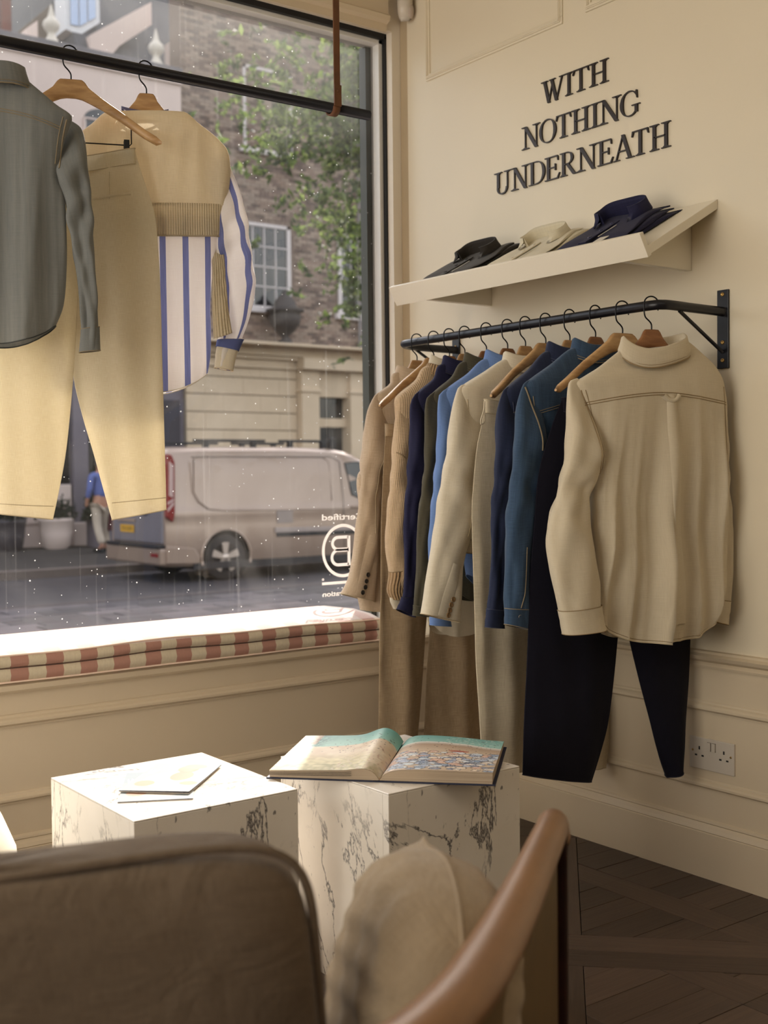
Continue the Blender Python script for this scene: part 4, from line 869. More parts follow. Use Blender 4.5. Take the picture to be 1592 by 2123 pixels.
# pale denim shirt
hp, yaw, e = E('Wd')
wd = thing('pale_denim_shirt', 'washed grey-blue denim shirt from the back at left end of window rod', 'shirt', hp, R(yaw), 'garments on the window rod')
bo, V = body_mesh(e['body'], pale_denim_f, 'shirt_body', wd, .03, .08, .10, .045, .012, 91, 80, 130, 3.0, -.06, .02)
sl, VS = sleeve_mesh([(-0, 0, 0, 0)]*0+[(a, b, c, d) for a, b, c, d in e['sl']], pale_denim_f, 'sleeve', wd, .6, .06, -.065, .004, 93, 60, 44)
ctr = e['body'][5][0]+e['body'][5][2]
sl2, VS2 = sleeve_mesh([(ctr-a, b, ctr-c, d) for a, b, c, d in e['sl']], pale_denim_f, 'sleeve', wd, .6, .06, -.065, .004, 95)
cuffpart(e['sl'], .12, pale_denim_f, sl, thread_d, .6, .06, -.065)
dr = Drape(V)
for dz in (0, -.006): seam(dr, [(-.1, -.184+dz), (.02, -.184+dz), (.09, -.194+dz), (.161, -.214+dz)], thread_d, bo, .0011, name='yoke_seam')
dsl = Drape(V, VS)
seam(dsl, [(.176, -.195), (.166, -.24), (.157, -.31)], thread_d, bo, .002, name='armhole_seam'); seam(dsl, [(.168, -.19), (.157, -.235), (.148, -.30)], thread_d, bo, .0012, name='armhole_seam')
ribbon(dr, [(-.012, -.188), (-.008, -.35), (-.006, -.62)], .03, pale_denim_f, bo, 'box_pleat', .005)
mb = MB(); mb.tube([tuple(p) for p in V[-1]], .0016, 5, True); mb.build('hem', plain('dark_denim_hem', rgb(58, 62, 62), .8), bo)
collar(wd, pale_denim_f, thread_d, -.112, .078, .040, .042, .05, yoff=-.06, xoff=0, dip=.010)
# dark inner cuff placket
# ivory trousers
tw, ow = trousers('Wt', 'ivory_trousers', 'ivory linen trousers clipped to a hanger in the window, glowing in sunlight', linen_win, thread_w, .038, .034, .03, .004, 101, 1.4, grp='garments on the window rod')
for (o, V), pts in zip(ow, ([(-.205, -1.098), (-.13, -1.104), (-.062, -1.108)], [(.08, -1.102), (.15, -1.096), (.214, -1.091)])):
    seam(Drape(V), pts, thread_w, o, .001, name='hem_fold')
dW = Drape(ow[1][1])
ribbon(dW, [(.048, -.346), (.139, -.328)], .008, linen_win, tw, 'welt_pocket', .002)
seam(dW, [(.088, -.279), (.087, -.345)], thread_w, tw, .0008, name='dart', smooth=False)
# camel knit over a striped shirt
hp, yaw, e = E('Wk')
kw = thing('camel_knit', 'cropped camel knit layered over the striped shirt in the window', 'jumper', hp, R(yaw), 'garments on the window rod')
br = e['body']
b, V = body_mesh(br[:-2], knitw_f, 'knit_body', kw, .05, .095, .095, .006, .009, 111, 70, 120, 6, 0, .020)
hemrows = [(br[-3][0]+.000, br[-3][1], br[-3][2], br[-3][3]), (br[-2][0]+.003, br[-2][1], br[-2][2]-.003, br[-2][3]), (br[-1][0]+.004, br[-1][1], br[-1][2]-.002, br[-1][3])]
h, VH = body_mesh(hemrows, ribw_f, 'rib_hem', kw, .096, .096, .095, .004, .003, 112, 14, 120, 8)
mb = MB(); mb.tube([tuple(p) for p in VH[-1]], .0022, 5, True); mb.build('hem_edge', ribw_f, h)
ks, VK = sleeve_mesh([(a, b_, c, d) for a, b_, c, d in e['ks']][2:], ribw_f, 'sleeve', kw, .5, .035, -.03, .001, 113)
m2_ = MB(); 
rowsn = []
for i in range(41):
    A = 2*PI*i/40; rowsn.append([( .056*math.sin(A)-.004, -.030*math.cos(A), -.097-.010*max(0, math.cos(A))+k*.006) for k in (0, 1, 2)])
ss_ = thing('striped_shirt', 'white linen shirt with blue stripes hanging under the camel knit', 'shirt', hp, R(yaw), 'garments on the window rod')
band = MB(); band.loft([[(.060*math.sin(2*PI*i/48)-.004, -.030*math.cos(2*PI*i/48), -.092-.016*abs(math.cos(2*PI*i/48))**1.5+dz) for i in range(48)] for dz in (-.004, .004)]); band.build('neckband', plain('blue_neckband', rgb(84, 84, 120), .8), ss_)
shr = [(br[-2][0]+.03, br[-2][1], br[-2][2]-.03, br[-2][3])]+e['shirt']
b, V = body_mesh(shr, stripe_f, 'shirt_body', ss_, .075, .08, .09, .052, .006, 121, 80, 120, 2.4)
mb = MB(); mb.tube([tuple(p) for p in V[-1]], .0015, 5, True); mb.build('hem', plain('hem_edge', rgb(236, 228, 214), .8), b)
s, VS = sleeve_mesh(e['ss'], stripe_f, 'sleeve', ss_, .55, .06, .0, .004, 123, 60, 44, uvoff=.02)
c = cuffpart(e['ss'], .155, whitec_f, s, thread_w, .55, .06, .0, 0, .004)
rr = [tuple(p) for p in catmull(e['ss'], 40)][33:36]; sleeve_mesh(rr, plain('blue_cuff_band', rgb(80, 90, 140), .85), 'cuff_band', c, .55, .06, 0, 0, 3, 4, 40, .0065)
sleeve_mesh([(-.004-a, b_, -.004-c_, d) for a, b_, c_, d in e['ss']], stripe_f, 'sleeve', ss_, .55, .06, .02, .004, 125)

# ------------------------------------------------------------ marble tables
mt = NT('veined_marble'); v = mt.coord('Object')
wv = mt.n('Mapping', {'Vector': v, 'Scale': (1, 1, .55), 'Rotation': (.5, .35, .6)}).outputs[0]
n1 = mt.noise(wv, 2.6, 8, .62, 1.4); a1 = mt.math('ABSOLUTE', mt.math('SUBTRACT', n1, .5))
n2 = mt.noise(mt.n('Mapping', {'Vector': wv, 'Location': (3, 1, 7)}).outputs[0], 3.6, 8, .6, 1.0); a2 = mt.math('ABSOLUTE', mt.math('SUBTRACT', n2, .5))
patch = mt.n('MapRange', {'Value': mt.noise(v, 3.1, 3), 'From Min': .36, 'From Max': .5}).outputs[0]
v1 = mt.n('MapRange', {'Value': a1, 'From Min': 0, 'From Max': .012, 'To Min': 1, 'To Max': 0}).outputs[0]
v2 = mt.n('MapRange', {'Value': a2, 'From Min': 0, 'From Max': .006, 'To Min': .8, 'To Max': 0}).outputs[0]
vz = mt.n('Mapping', {'Vector': v, 'Scale': (95, 95, 42)}).outputs[0]
sp1 = mt.n('MapRange', {'Value': mt.noise(vz, 1, 2, .5, .4), 'From Min': .68, 'From Max': .72}).outputs[0]
sps = mt.math('MULTIPLY', sp1, mt.n('MapRange', {'Value': mt.noise(v, 6, 3), 'From Min': .50, 'From Max': .60}).outputs[0])
vein = mt.math('MINIMUM', mt.math('ADD', mt.math('ADD', mt.math('MULTIPLY', v1, patch), mt.math('MULTIPLY', v2, mt.math('SUBTRACT', 1.0, patch))), mt.math('MULTIPLY', sps, .8)), 1)
cloud = mt.noise(v, 5, 5)
mcol = mt.mix(vein, mt.mix(cloud, rgb(216, 208, 194), rgb(244, 238, 230)), rgb(76, 72, 74))
mt.bsdf(mcol, .22, 0, None, .5)
def plinth(name, lab, x0, y0, x1, y1, h, org):
    t = thing(name, lab, 'table', (x0, y0, 0), 0, 'marble cube tables')
    sx, sy_ = x1-x0, y1-y0; T = .02
    for nm, a, b in (('top_slab', (0, 0, h-.003), (sx, sy_, h)), ('side_slab', (0, 0, 0), (sx, T, h-.0034)), ('side_slab', (0, sy_-T, 0), (sx, sy_, h-.0034)), ('side_slab', (0, T+.0003, 0), (T, sy_-T-.0003, h-.0034)), ('side_slab', (sx-T, T+.0003, 0), (sx, sy_-T-.0003, h-.0034))):
        m = MB(); m.box(a, b); o = m.build(nm, mt.m, t, .0012)
    return t
plinth('marble_table', 'left marble cube table with two leaflets on its sunlit top', .948, 2.063, 1.313, 2.478, .45, 0)
plinth('marble_table', 'right marble cube table with the open beach photo book', 1.434, 1.914, 1.796, 2.326, .45, 1)

# ------------------------------------------------------------ open photo book
def colattr(name, rough=.35):
    t = NT(name); a = t.n('Attribute', {}, attribute_name='print').outputs[0]; t.bsdf(a, rough, 0, None, .4); return t.m
print_m = colattr('printed_page')
def paint_grid(name, P, nu, nv, colf, parent):
    vs = [P(i/nu, j/nv) for j in range(nv+1) for i in range(nu+1)]
    fs = [(j*(nu+1)+i, j*(nu+1)+i+1, (j+1)*(nu+1)+i+1, (j+1)*(nu+1)+i) for j in range(nv) for i in range(nu)]
    me = bpy.data.meshes.new(name); me.from_pydata(vs, [], fs); at = me.attributes.new('print', 'FLOAT_COLOR', 'POINT')
    for j in range(nv+1):
        for i in range(nu+1):
            at.data[j*(nu+1)+i].color = tuple(colf(i/nu, j/nv))+(1,)
    for p in me.polygons: p.use_smooth = True
    me.materials.append(print_m); o = bpy.data.objects.new(name, me); link(o, parent); return o
def vn(x, y, s=0):
    def h(a, b): r = math.sin(a*127.1+b*311.7+s*74.7)*43758.5453; return r-math.floor(r)
    xi, yi = math.floor(x), math.floor(y); fx, fy = x-xi, y-yi; fx = fx*fx*(3-2*fx); fy = fy*fy*(3-2*fy)
    return lerp(lerp(h(xi, yi), h(xi+1, yi), fx), lerp(h(xi, yi+1), h(xi+1, yi+1), fx), fy)
def mixc(a, b, t): t = min(1, max(0, t)); return tuple(lerp(p, q, t) for p, q in zip(a, b))
rb = random.Random(12)
umb = [(rb.uniform(.02, 1), rb.uniform(.03, .52), rb.uniform(.018, .045), rb.choice([rgb(150, 170, 200), rgb(235, 225, 215), rgb(90, 130, 170), rgb(225, 200, 170), rgb(200, 215, 225), rgb(214, 160, 130), rgb(70, 90, 130)])) for _ in range(230)]
umb.sort(key=lambda q: -q[1])
ppl = [(rb.uniform(0, 1), rb.uniform(.55, .95), rb.uniform(.004, .009)) for _ in range(90)]
teal = rgb(112, 166, 158); teal2 = rgb(150, 196, 184); sand = rgb(206, 184, 158); wet = rgb(176, 150, 126); foam = rgb(224, 220, 210)
def page_r(u, v):
    shore = .66+.05*math.sin(u*4)+.03*vn(u*9, 1)
    c = mixc(teal2, teal, (v-.78)/.2) if v > shore+.08 else mixc(wet, foam, (v-shore)/.08) if v > shore else mixc(sand, wet, (v-shore+.16)/.16)
    c = mixc(c, foam, .35*(vn(u*60, v*60) > .72)*(v > shore+.1)*(u > .45))
    for x, y, r in ppl:
        if (u-x)**2+((v-y)*1.4)**2 < r*r: c = rgb(70, 50, 44)
    if v < .6:
        for x, y, r, cc in umb:
            d = ((u-x)/1.5)**2+((v-y)*1.2)**2
            if d < r*r: c = mixc(cc, rgb(250, 245, 238), .5*(math.atan2(v-y, u-x)*3 % 2 > 1)); c = mixc(c, rgb(60, 56, 60), .9 if d > r*r*.72 else 0)
        if (u-.62)**2*6+(v-.56)**2*90 < .06: c = mixc(c, rgb(176, 78, 58), .8)
    return c
def page_l(u, v):  # u 0 = outer edge, 1 = gutter
    shore = .62+.1*u+.03*vn(u*7, 3, 2)
    c = mixc(teal2, teal, (v-.72)/.22) if v > shore else mixc(sand, rgb(222, 208, 184), vn(u*14, v*14, 3))
    if v > shore: c = mixc(c, rgb(36, 84, 96), .8*sstep(.45, .15, u+.1*vn(u*20, v*20))*(vn(u*50, v*50) > .25))
    if u < .2 and v > .72: c = mixc(rgb(186, 168, 146), rgb(110, 92, 80), vn(u*60, v*50, 4))
    if v < .5 and u < .85: c = mixc(c, mixc(rgb(150, 140, 70), rgb(214, 204, 150), vn(u*26, v*34, 5)), sstep(.5, .2, v)*.8)
    if v < .16: c = mixc(c, rgb(120, 118, 62), .7*vn(u*40, v*20, 9))
    if v < .6 and u > .55: c = mixc(c, rgb(150, 70, 60) if vn(u*70, v*60, 8) > .8 else rgb(200, 186, 160), .5*(vn(u*55, v*55, 7) > .62))
    for x, y, r in ppl:
        if (u-x)**2+((v-y)*1.4+.1)**2 < r*r*1.2: c = rgb(66, 48, 42)
    return c
bk = thing('photo_book', 'thick open photo book showing a beach with umbrellas and turquoise sea', 'book', (1.475, 2.0, .4502), R(43.5-90))
# local: x = right, y = along gutter (away)
PW, PH = .238, .335
m = MB(); m.box((-PW-.006, -.004, 0), (-.012, PH+.004, .003)); m.box((.012, -.004, 0), (PW+.006, PH+.004, .003)); m.box((-.012, -.004, 0), (.012, PH+.004, .0022)); m.build('cover', plain('navy_book_cloth', rgb(26, 34, 62), .6), bk, .0008)
def zr(u, v=0): return .004+.023*(1-math.exp(-u*16))*(1-.45*v*u)+.003*math.sin(PI*min(1, u*1.2))*(.4+.6*v)
def zl(u, v=0): return .004+.021*(1-math.exp(-u*22))*(1-.35*u)+.018*v*math.exp(-((u-.18)/.16)**2)+.004*(1-v)*math.exp(-((u-.15)/.1)**2)
edge_m = NT('page_edges'); es = edge_m.coord('Object', (1, 1, 900)); en = edge_m.noise(es, 1.0, 2)
edge_m.bsdf(edge_m.mix(en, rgb(120, 98, 78), rgb(216, 198, 172)), .8)
for nm, sgn, zf in (('page_block', 1, zr), ('page_block', -1, zl)):
    rows = []
    for j in range(13):
        v_ = j/12; pr = [(sgn*PW*k/30, zf(k/30, v_)-.0006) for k in range(31)]
        rows.append([(x, PH*v_, z) for x, z in pr]+[(sgn*(PW-.001), PH*v_, .0032), (sgn*.004, PH*v_, .0032)])
    m = MB(); m.loft(rows, True, (1, 1), False); m.build(nm, edge_m.m, bk)
paint_grid('printed_page', lambda u, v: (PW*u, PH*v, zr(u, v)), 150, 170, page_r, bk)
paint_grid('printed_page', lambda u, v: (-PW*(1-u), PH*v, zl(1-u, v)), 150, 170, page_l, bk)
m = MB(); 
for k in range(3): m.loft([[(-PW*(.25+.75*i/16)+.0, -.0012-.0006*k, zl(.25+.75*i/16)*(.5+.17*k)) for i in range(17)], [(-PW*(.25+.75*i/16), -.0012-.0006*k, zl(.25+.75*i/16)*(.5+.17*k)-.0010) for i in range(17)]], False)
m.build('page_gap', dark_m, bk)

# ------------------------------------------------------------ leaflets
def cover_art(u, v):
    bgc = mixc(rgb(150, 156, 156), rgb(128, 138, 144), v); c = bgc
    if v > .62: c = mixc(c, rgb(110, 130, 142), .5)
    sh = rgb(192, 182, 168); skin = rgb(150, 104, 76); skin2 = rgb(176, 134, 106)
    if ((u-.56)/.42)**2+((v-.42)/.30)**2 < 1: c = mixc(sh, rgb(206, 194, 178), vn(u*9, v*16, 2)*.7)
    if ((u-.62)/.16)**2+((v-.55)/.17)**2 < 1 and v < .72: c = mixc(skin, skin2, u)
    if ((u-.60)/.15)**2+((v-.80)/.13)**2 < 1: c = mixc(skin, skin2, vn(u*8, v*8))
    if ((u-.66)/.17)**2+((v-.90)/.08)**2 < 1: c = rgb(190, 150, 110)
    if ((u-.22)/.14)**2+((v-.26)/.10)**2 < 1 or ((u-.84)/.13)**2+((v-.30)/.07)**2 < 1: c = skin2
    for k in range(4):
        if abs((u-.07-.03*k)-(.016*(1 if k % 2 else -1))*((v-.66)/.1)) < .006 and .60 < v < .76: c = rgb(250, 250, 246)
    return c
def leaflet(lab, loc, rz, z0, lift):
    t = thing('leaflet', lab, 'leaflet', (loc[0], loc[1], z0), R(rz), 'leaflets on the left table')
    Wd, Hd = .148, .235
    zf = lambda u, v: .0012+lift*((1-v)*(.7+.3*u))*0+lift*(abs(u-.0)*.6+.4)*(1-v)**2+.0006
    m = MB(); rows = []
    for j in range(9):
        v_ = j/8; rows.append([(Wd*i/8, Hd*v_, zf(i/8, v_)-.0004) for i in range(9)]+[(Wd*i/8, Hd*v_, zf(i/8, v_)-.0016) for i in range(8, -1, -1)])
    m.loft(rows, True, (1, 1), False); m.build('leaflet_pages', plain('navy_leaflet_edge', rgb(40, 34, 60), .5), t)
    m = MB(); m.box((0, 0, 0), (Wd, Hd, .0010)); m.build('leaflet_back', plain('leaflet_paper', rgb(224, 214, 200), .5), t)
    paint_grid('printed_page', lambda u, v: (Wd*u, Hd*v, zf(u, v)), 90, 120, cover_art, t)
leaflet('lower leaflet on left marble table, mostly covered by the other', (.976, 2.198), 61-90, .4502, .001)
leaflet('upper leaflet on left marble table, picture of a figure in a white shirt', (1.008, 2.262), 45-90, .4540, .003)
bpy.data.objects['leaflet.001'].rotation_euler = (0, 0, R(-45))

# ------------------------------------------------------------ shelf and folded shirts
sh = thing('display_shelf', 'white sloping display shelf with a front lip above the clothes rail', 'shelf', (XW, 2.5, 1.7))
def SP(x, z): return (x-XW, z-1.7)
y0, y1 = 2.0-2.5, 3.03-2.5
m = MB(); m.prism([SP(2.6, 1.782), SP(2.325, 1.632), SP(2.3135, 1.652), SP(2.5985, 1.807)][::-1], 1, y0, y1)
m.v = [(x, y, z) for x, y, z in m.v]; m.build('shelf_board', white_m, sh, .0012)
m = MB(); m.prism([SP(2.325, 1.628), SP(2.338, 1.635), SP(2.306, 1.690), SP(2.293, 1.683)], 1, y0-.001, y1+.001); m.build('front_lip', white_m, sh, .001)
for yy in (2.085, 2.885):
    m = MB(); m.prism([SP(2.599, 1.632), SP(2.34, 1.632), SP(2.599, 1.776)], 1, yy-2.5, yy-2.5+.02); m.build('shelf_bracket', white_m, sh, .001)
SLP = math.atan2(.150, .275)
def folded(name, lab, yc, wd, mat, thread, seed, hgt=.03, tagcol=True, cx=0):
    """lies on the slope; local x = along the shelf (towards camera), y = up the slope, z = off the board"""
    g = thing(name, lab, 'folded shirt', (0, 0, 0), 0, 'folded shirts on the shelf')
    M_ = Matrix.Translation((2.320, yc, 1.6545))@Matrix(((0, math.cos(SLP), -math.sin(SLP), 0), (-1, 0, 0, 0), (0, math.sin(SLP), math.cos(SLP), 0), (0, 0, 0, 1)))
    g.matrix_world = M_
    rn = random.Random(seed)
    for k in range(3):
        rows = []; L0, L1 = .012+.004*k, .285-.012*k; NRr = 26
        for i in range(NRr):
            v_ = i/(NRr-1); w_ = wd/2*(1-.03*k)*(1-.05*math.sin(v_*PI*1.3+seed+k)); y = lerp(L0, L1, v_); r = []; th = hgt*(.34-.02*k)*(min(1, .25+4*min(v_, 1-v_)))
            for a in range(36):
                A = 2*PI*a/36; ca, sa = math.cos(A), math.sin(A); xx = w_*math.copysign(abs(ca)**.45, ca)
                r.append((xx+.006*math.sin(5*v_+k*2+seed), y, .0008+k*hgt*.30+th/2+th/2*math.copysign(abs(sa)**.5, sa)+(.0016*math.sin(50*xx+9*v_+seed)+.003*math.sin(14*xx+seed+6*v_))*(sa > 0)))
            rows.append(r)
        m = MB(); m.loft(rows, True, (1, 1)); m.build('folded_layer', mat, g)
    # raised collar at the upslope end
    rows = []
    for i in range(41):
        A = lerp(-R(158), R(158), i/40); x, y = math.sin(A), -math.cos(A); fr_ = sstep(R(100), R(158), abs(A)); zb = hgt*.92
        def P(kx, z, ky=None): return (.075*math.copysign(abs(x)**.45, x)*kx+cx, .20-(.034*math.copysign(abs(y)**.55, y))*(ky or kx), z)
        hh = hgt*.85+.008*max(0, math.cos(A))
        rows.append([P(.92, zb-.004), P(.97, zb+hh*.7), P(1.02, zb+hh), P(1.06, zb+hh-.001), P(1.10, zb+hh*.5), P(1.16, zb+.004-.004*fr_, 1.15+.7*fr_), P(1.15, zb+.001, 1.14+.7*fr_)])
    m = MB(); m.loft(rows, False, uv=lambda i, k: (i*.006, k*.01)); m.build('collar', mat, g)
    m = MB(); m.box((-.014+cx, .015, hgt*.93), (.014+cx, .165, hgt*.93+.0035)); m.build('placket', mat, g, .001)
    for yy in (.148, .10, .05):
        m = MB(); m.lathe([(.0055, 0), (.0055, .0018), (.004, .0022), (.0001, .0018)], (cx, yy, hgt*.93+.0035), 14, 2); m.build('button', thread, g)
    m = MB(); m.box((.03+cx, -.004, hgt*.8), (.062+cx, .055, hgt*.8+.0015)); m.box((.028+cx, .05, hgt*.95), (.031+cx, .13, hgt*.95+.001)); m.build('paper_tag', tag_m, g)
    return g
folded('folded_shirt', 'folded charcoal shirt, leftmost of three on the sloping shelf', 2.815, .235, charcoal_f, dark_m, 1, .032)
folded('folded_shirt', 'folded ecru shirt in the middle of the sloping shelf', 2.52, .235, ecru_f, plain('ecru_button', rgb(200, 190, 168), .3), 2, .030)
folded('folded_shirt', 'folded navy shirt nearest the near end of the sloping shelf', 2.215, .245, darkblue_f, plain('navy_button', rgb(30, 34, 70), .25), 3, .040)

# ------------------------------------------------------------ socket and motion sensor
so = thing('wall_socket', 'white double wall socket with two switches above the skirting', 'socket', (XW, 2.017, .333))
m = MB(); m.box((-.008, -.073, -.043), (0, .073, .043)); m.build('faceplate', plastic_m, so, .002)
def slot(nm, y, z, w, h, mat_=dark_m, d=.0087, d0=.0075):
    m = MB(); m.box((-d, y-w/2, z-h/2), (-d0, y+w/2, z+h/2)); m.build(nm, mat_, so, .0003)
for s in (1, -1):
    slot('earth_slot', s*.040, .014, .0045, .009); slot('pin_slot', s*.040-.011, -.006, .0075, .0045); slot('pin_slot', s*.040+.011, -.006, .0075, .0045)
    slot('rocker_switch', s*.0075, .022, .011, .022, plastic_m, .0115, .008); slot('switch_gap', s*.0075, .022, .0125, .0235, dark_m, .0083, .0078)
    m = MB(); m.lathe([(.0032, -.0082), (.003, -.0088), (.0001, -.0088)], (0, s*.062, .006), 10, 0); m.build('screw', brass_m, so)
ps = thing('motion_sensor', 'white plastic motion sensor at top of corner beside window pier', 'sensor', (2.565, 3.285, 2.72), R(45))
rows = []
for i in range(15):
    z = lerp(-.068, .075, i/14); e_ = math.sqrt(max(0, 1-((.05-(z+.068))/.05)**2)) if z < -.018 else 1; e_ = max(e_, .12)
    rows.append([(.031*e_*math.copysign(abs(math.cos(A))**.7, math.cos(A)), -.004+.026*(.5+.5*e_)*math.copysign(abs(math.sin(A))**.8, math.sin(A)), z) for A in [2*PI*k/28 for k in range(28)]])
m = MB(); m.loft(rows, True, (1, 1)); m.build('sensor_housing', plastic_m, ps)
rows = []
for i in range(12):
    z = lerp(-.062, -.008, i/11); e_ = math.sqrt(max(.02, 1-((z+.035)/.0285)**2))
    rows.append([(.0255*e_*math.cos(A), -.016-.0185*(.3+.7*e_)*max(0, -math.sin(A))**.7, z) for A in [PI+PI*k/20 for k in range(21)]])
m = MB(); m.loft(rows, False); m.build('lens', lens_m, ps)
m = MB(); m.tube([(.028*math.sin(t_)-.004, -.0035-.0275*math.cos(t_), .008+.004*math.cos(t_)) for t_ in [lerp(-.8, .5, k/10) for k in range(11)]], .0012, 5); m.build('indicator_slit', dark_m, ps)

# ------------------------------------------------------------ mirrored decal on the glass (reads correctly from the street)
dec_m = plain('white_vinyl', rgb(252, 246, 242), .7); dec_m2 = dec_m
dt_ = NT('white_vinyl_film'); dt_.link(dt_.n('MixShader', {'Fac': .45, 1: dt_.n('BsdfDiffuse', {'Color': (.95, .92, .9)}).outputs[0], 2: dt_.n('BsdfTranslucent', {'Color': (.95, .92, .9)}).outputs[0]}).outputs[0], dt_.out.inputs[0]); dec_m = dt_.m
de = thing('window_decal', 'white vinyl certification decal on the glass, lettering seen reversed from inside', 'decal', (2.376, YG-.002, .828))
def text(body, size, width, loc, parent, mat, name, rot, ext=.0004):
    c = bpy.data.curves.new(name, 'FONT'); c.body = body; c.size = size; c.extrude = ext; c.align_x = 'CENTER'; c.offset = size*.012
    o = bpy.data.objects.new(name+'_tmp', c); COL.objects.link(o); bpy.context.view_layer.update()
    me = bpy.data.meshes.new_from_object(o.evaluated_get(bpy.context.evaluated_depsgraph_get())); sx = width/max(o.dimensions.x, 1e-4)
    bpy.data.objects.remove(o); me.transform(Matrix.Diagonal((sx, 1, 1, 1))); me.name = name; me.materials.clear(); me.materials.append(mat)
    o = bpy.data.objects.new(name, me); link(o, parent); o.location = loc; o.rotation_euler = rot; return o
RT = (PI/2, 0, PI)
text('Certified', .030, .176, (0, 0, .108), de, dec_m, 'lettering', RT)
text('Corporation', .024, .178, (0, 0, -.156), de, dec_m, 'lettering', RT)
def flat(pts, w, nm, closed=False):
    w *= 1.25; rows = []; n = len(pts)
    for i, p in enumerate(pts):
        a = pts[(i-1) % n] if (closed or i) else p; b = pts[(i+1) % n] if (closed or i < n-1) else p
        tx, tz = b[0]-a[0], b[1]-a[1]; L = math.hypot(tx, tz) or 1; nx, nz = -tz/L*w/2, tx/L*w/2
        rows.append([(p[0]+nx, -.0004, p[1]+nz), (p[0]-nx, -.0004, p[1]-nz), (p[0]-nx, .0004, p[1]-nz), (p[0]+nx, .0004, p[1]+nz)])
    if closed: rows.append(rows[0])
    m = MB(); m.loft(rows, True, (not closed, not closed), False); m.build(nm, dec_m, de)
flat([(.084*math.cos(2*PI*k/64), .088*math.sin(2*PI*k/64)) for k in range(64)], .0085, 'decal_ring', True)
Bp = []
def arcp(cx, cz, rx, rz, a0, a1, n=10): return [(cx+rx*math.cos(R(lerp(a0, a1, k/n))), cz+rz*math.sin(R(lerp(a0, a1, k/n)))) for k in range(n+1)]
flat([(.022, .047), (-.022, .047)]+arcp(-.022, .026, .0235, .021, 90, 270)+[(.022, .005)], .0085, 'decal_letter')
flat([(.022, .001), (-.022, .001)]+arcp(-.022, -.0235, .0265, .0255, 90, 270)+[(.022, -.049)], .0085, 'decal_letter')
flat([(.024, .051), (.024, -.053)], .0095, 'decal_letter')
flat([(-.0905, -.111), (.0905, -.111)], .0075, 'decal_bar')
flat([(-.0865+.0035*math.cos(2*PI*k/20), -.0965+.0035*math.sin(2*PI*k/20)) for k in range(20)], .0012, 'registered_mark', True)
text('R', .005, .003, (-.0865, 0, -.0983), de, dec_m, 'registered_mark', RT)

# ------------------------------------------------------------ armchair in the foreground
AC = (.36, 1.14)
ch = thing('armchair', 'linen and oak armchair seen from behind in the foreground', 'armchair', (AC[0], AC[1], 0))
def W2(p): return (p[0]-AC[0], p[1]-AC[1], p[2])
dF = Vector((.37, .93, 0)).normalized(); dR = Vector((.93, -.37, 0)).normalized(); B0 = Vector((AC[0], AC[1], 0))
arm_pts = [(1.207, 1.212, .575, .021, .026), (1.19, 1.2, .597, .022, .024), (1.155, 1.168, .605, .0225, .022), (1.10, 1.125, .606, .0235, .022), (1.03, 1.072, .604, .025, .022), (.93, .997, .602, .028, .021), (.82, .918, .600, .031, .021), (.72, .855, .598, .033, .021), (.62, .815, .596, .034, .021), (.50, .80, .594, .034, .021), (.36, .82, .592, .034, .021)]
def rail_loft(pts, nm):
    P = catmull(pts, 60); rows = []
    for i, p in enumerate(P):
        a, b = P[max(i-1, 0)], P[min(i+1, 59)]; t = Vector((b[0]-a[0], b[1]-a[1], b[2]-a[2])).normalized(); n = Vector((0, 0, 1)).cross(t).normalized(); up = t.cross(n)
        c = Vector(W2(p[:3])); rows.append([tuple(c+n*p[3]*math.cos(A)+up*p[4]*math.sin(A)) for A in [2*PI*k/24 for k in range(24)]])
    m = MB(); m.loft(rows, True, (1, 1)); return m.build(nm, arm_m, ch, 0)
m_ = rail_loft(arm_pts, 'arm_rail')
m = MB(); c = Vector(W2(arm_pts[0][:3]))
rows = [[tuple(c+Vector((.79, .61, -.3)).normalized()*(.012*math.sin(q))+Vector((-.61, .79, 0))*.021*math.cos(q)*math.cos(A)+Vector((.2, .15, .9))*.026*math.cos(q)*math.sin(A)) for A in [2*PI*k/24 for k in range(24)]] for q in (0, .4, .8, 1.2, 1.5)]
m.loft(rows, True, (0, 1)); m.build('arm_end', arm_m, ch)
def mirL(p):
    q = Vector((p[0], p[1], 0))-B0; f, r = q.dot(dF), q.dot(dR); w = B0+dF*f-dR*(r-.02); return (w.x, w.y)+tuple(p[2:])
rail_loft([mirL(p) for p in arm_pts], 'arm_rail')
for side in (0, 1):
    mm = (lambda p: mirL(p)) if side else (lambda p: p)
    a = mm((1.190, 1.198, .58)); m = MB(); m.tube([W2((a[0], a[1], .59)), W2((a[0]+.002, a[1]+.002, .3)), W2((a[0], a[1], .0))], [.019, .019, .013], 14); m.build('leg', darkwood_m, ch)
    a = mm((.66, .835, .58)); m = MB(); m.tube([W2((a[0], a[1], .585)), W2((a[0], a[1], .3)), W2((a[0]-.01, a[1]-.02, .0))], [.02, .02, .013], 14); m.build('leg', darkwood_m, ch)
    pn = [mm(p)[:3] for p in arm_pts[1:8]]; P = catmull(pn, 24); rows = []
    for i, p in enumerate(P):
        q = P[min(i+1, 23)]-P[max(i-1, 0)]; n = Vector((-q[1], q[0], 0)).normalized()*.006
        rows.append([W2((p[0]+n.x, p[1]+n.y, .588)), W2((p[0]-n.x, p[1]-n.y, .588)), W2((p[0]-n.x, p[1]-n.y, .20)), W2((p[0]+n.x, p[1]+n.y, .20))])
    m = MB(); m.loft(rows, True, (1, 1), False); m.build('side_panel', plain('olive_leather_panel', rgb(104, 80, 40), .5, 0, .15, .2, 20), ch)
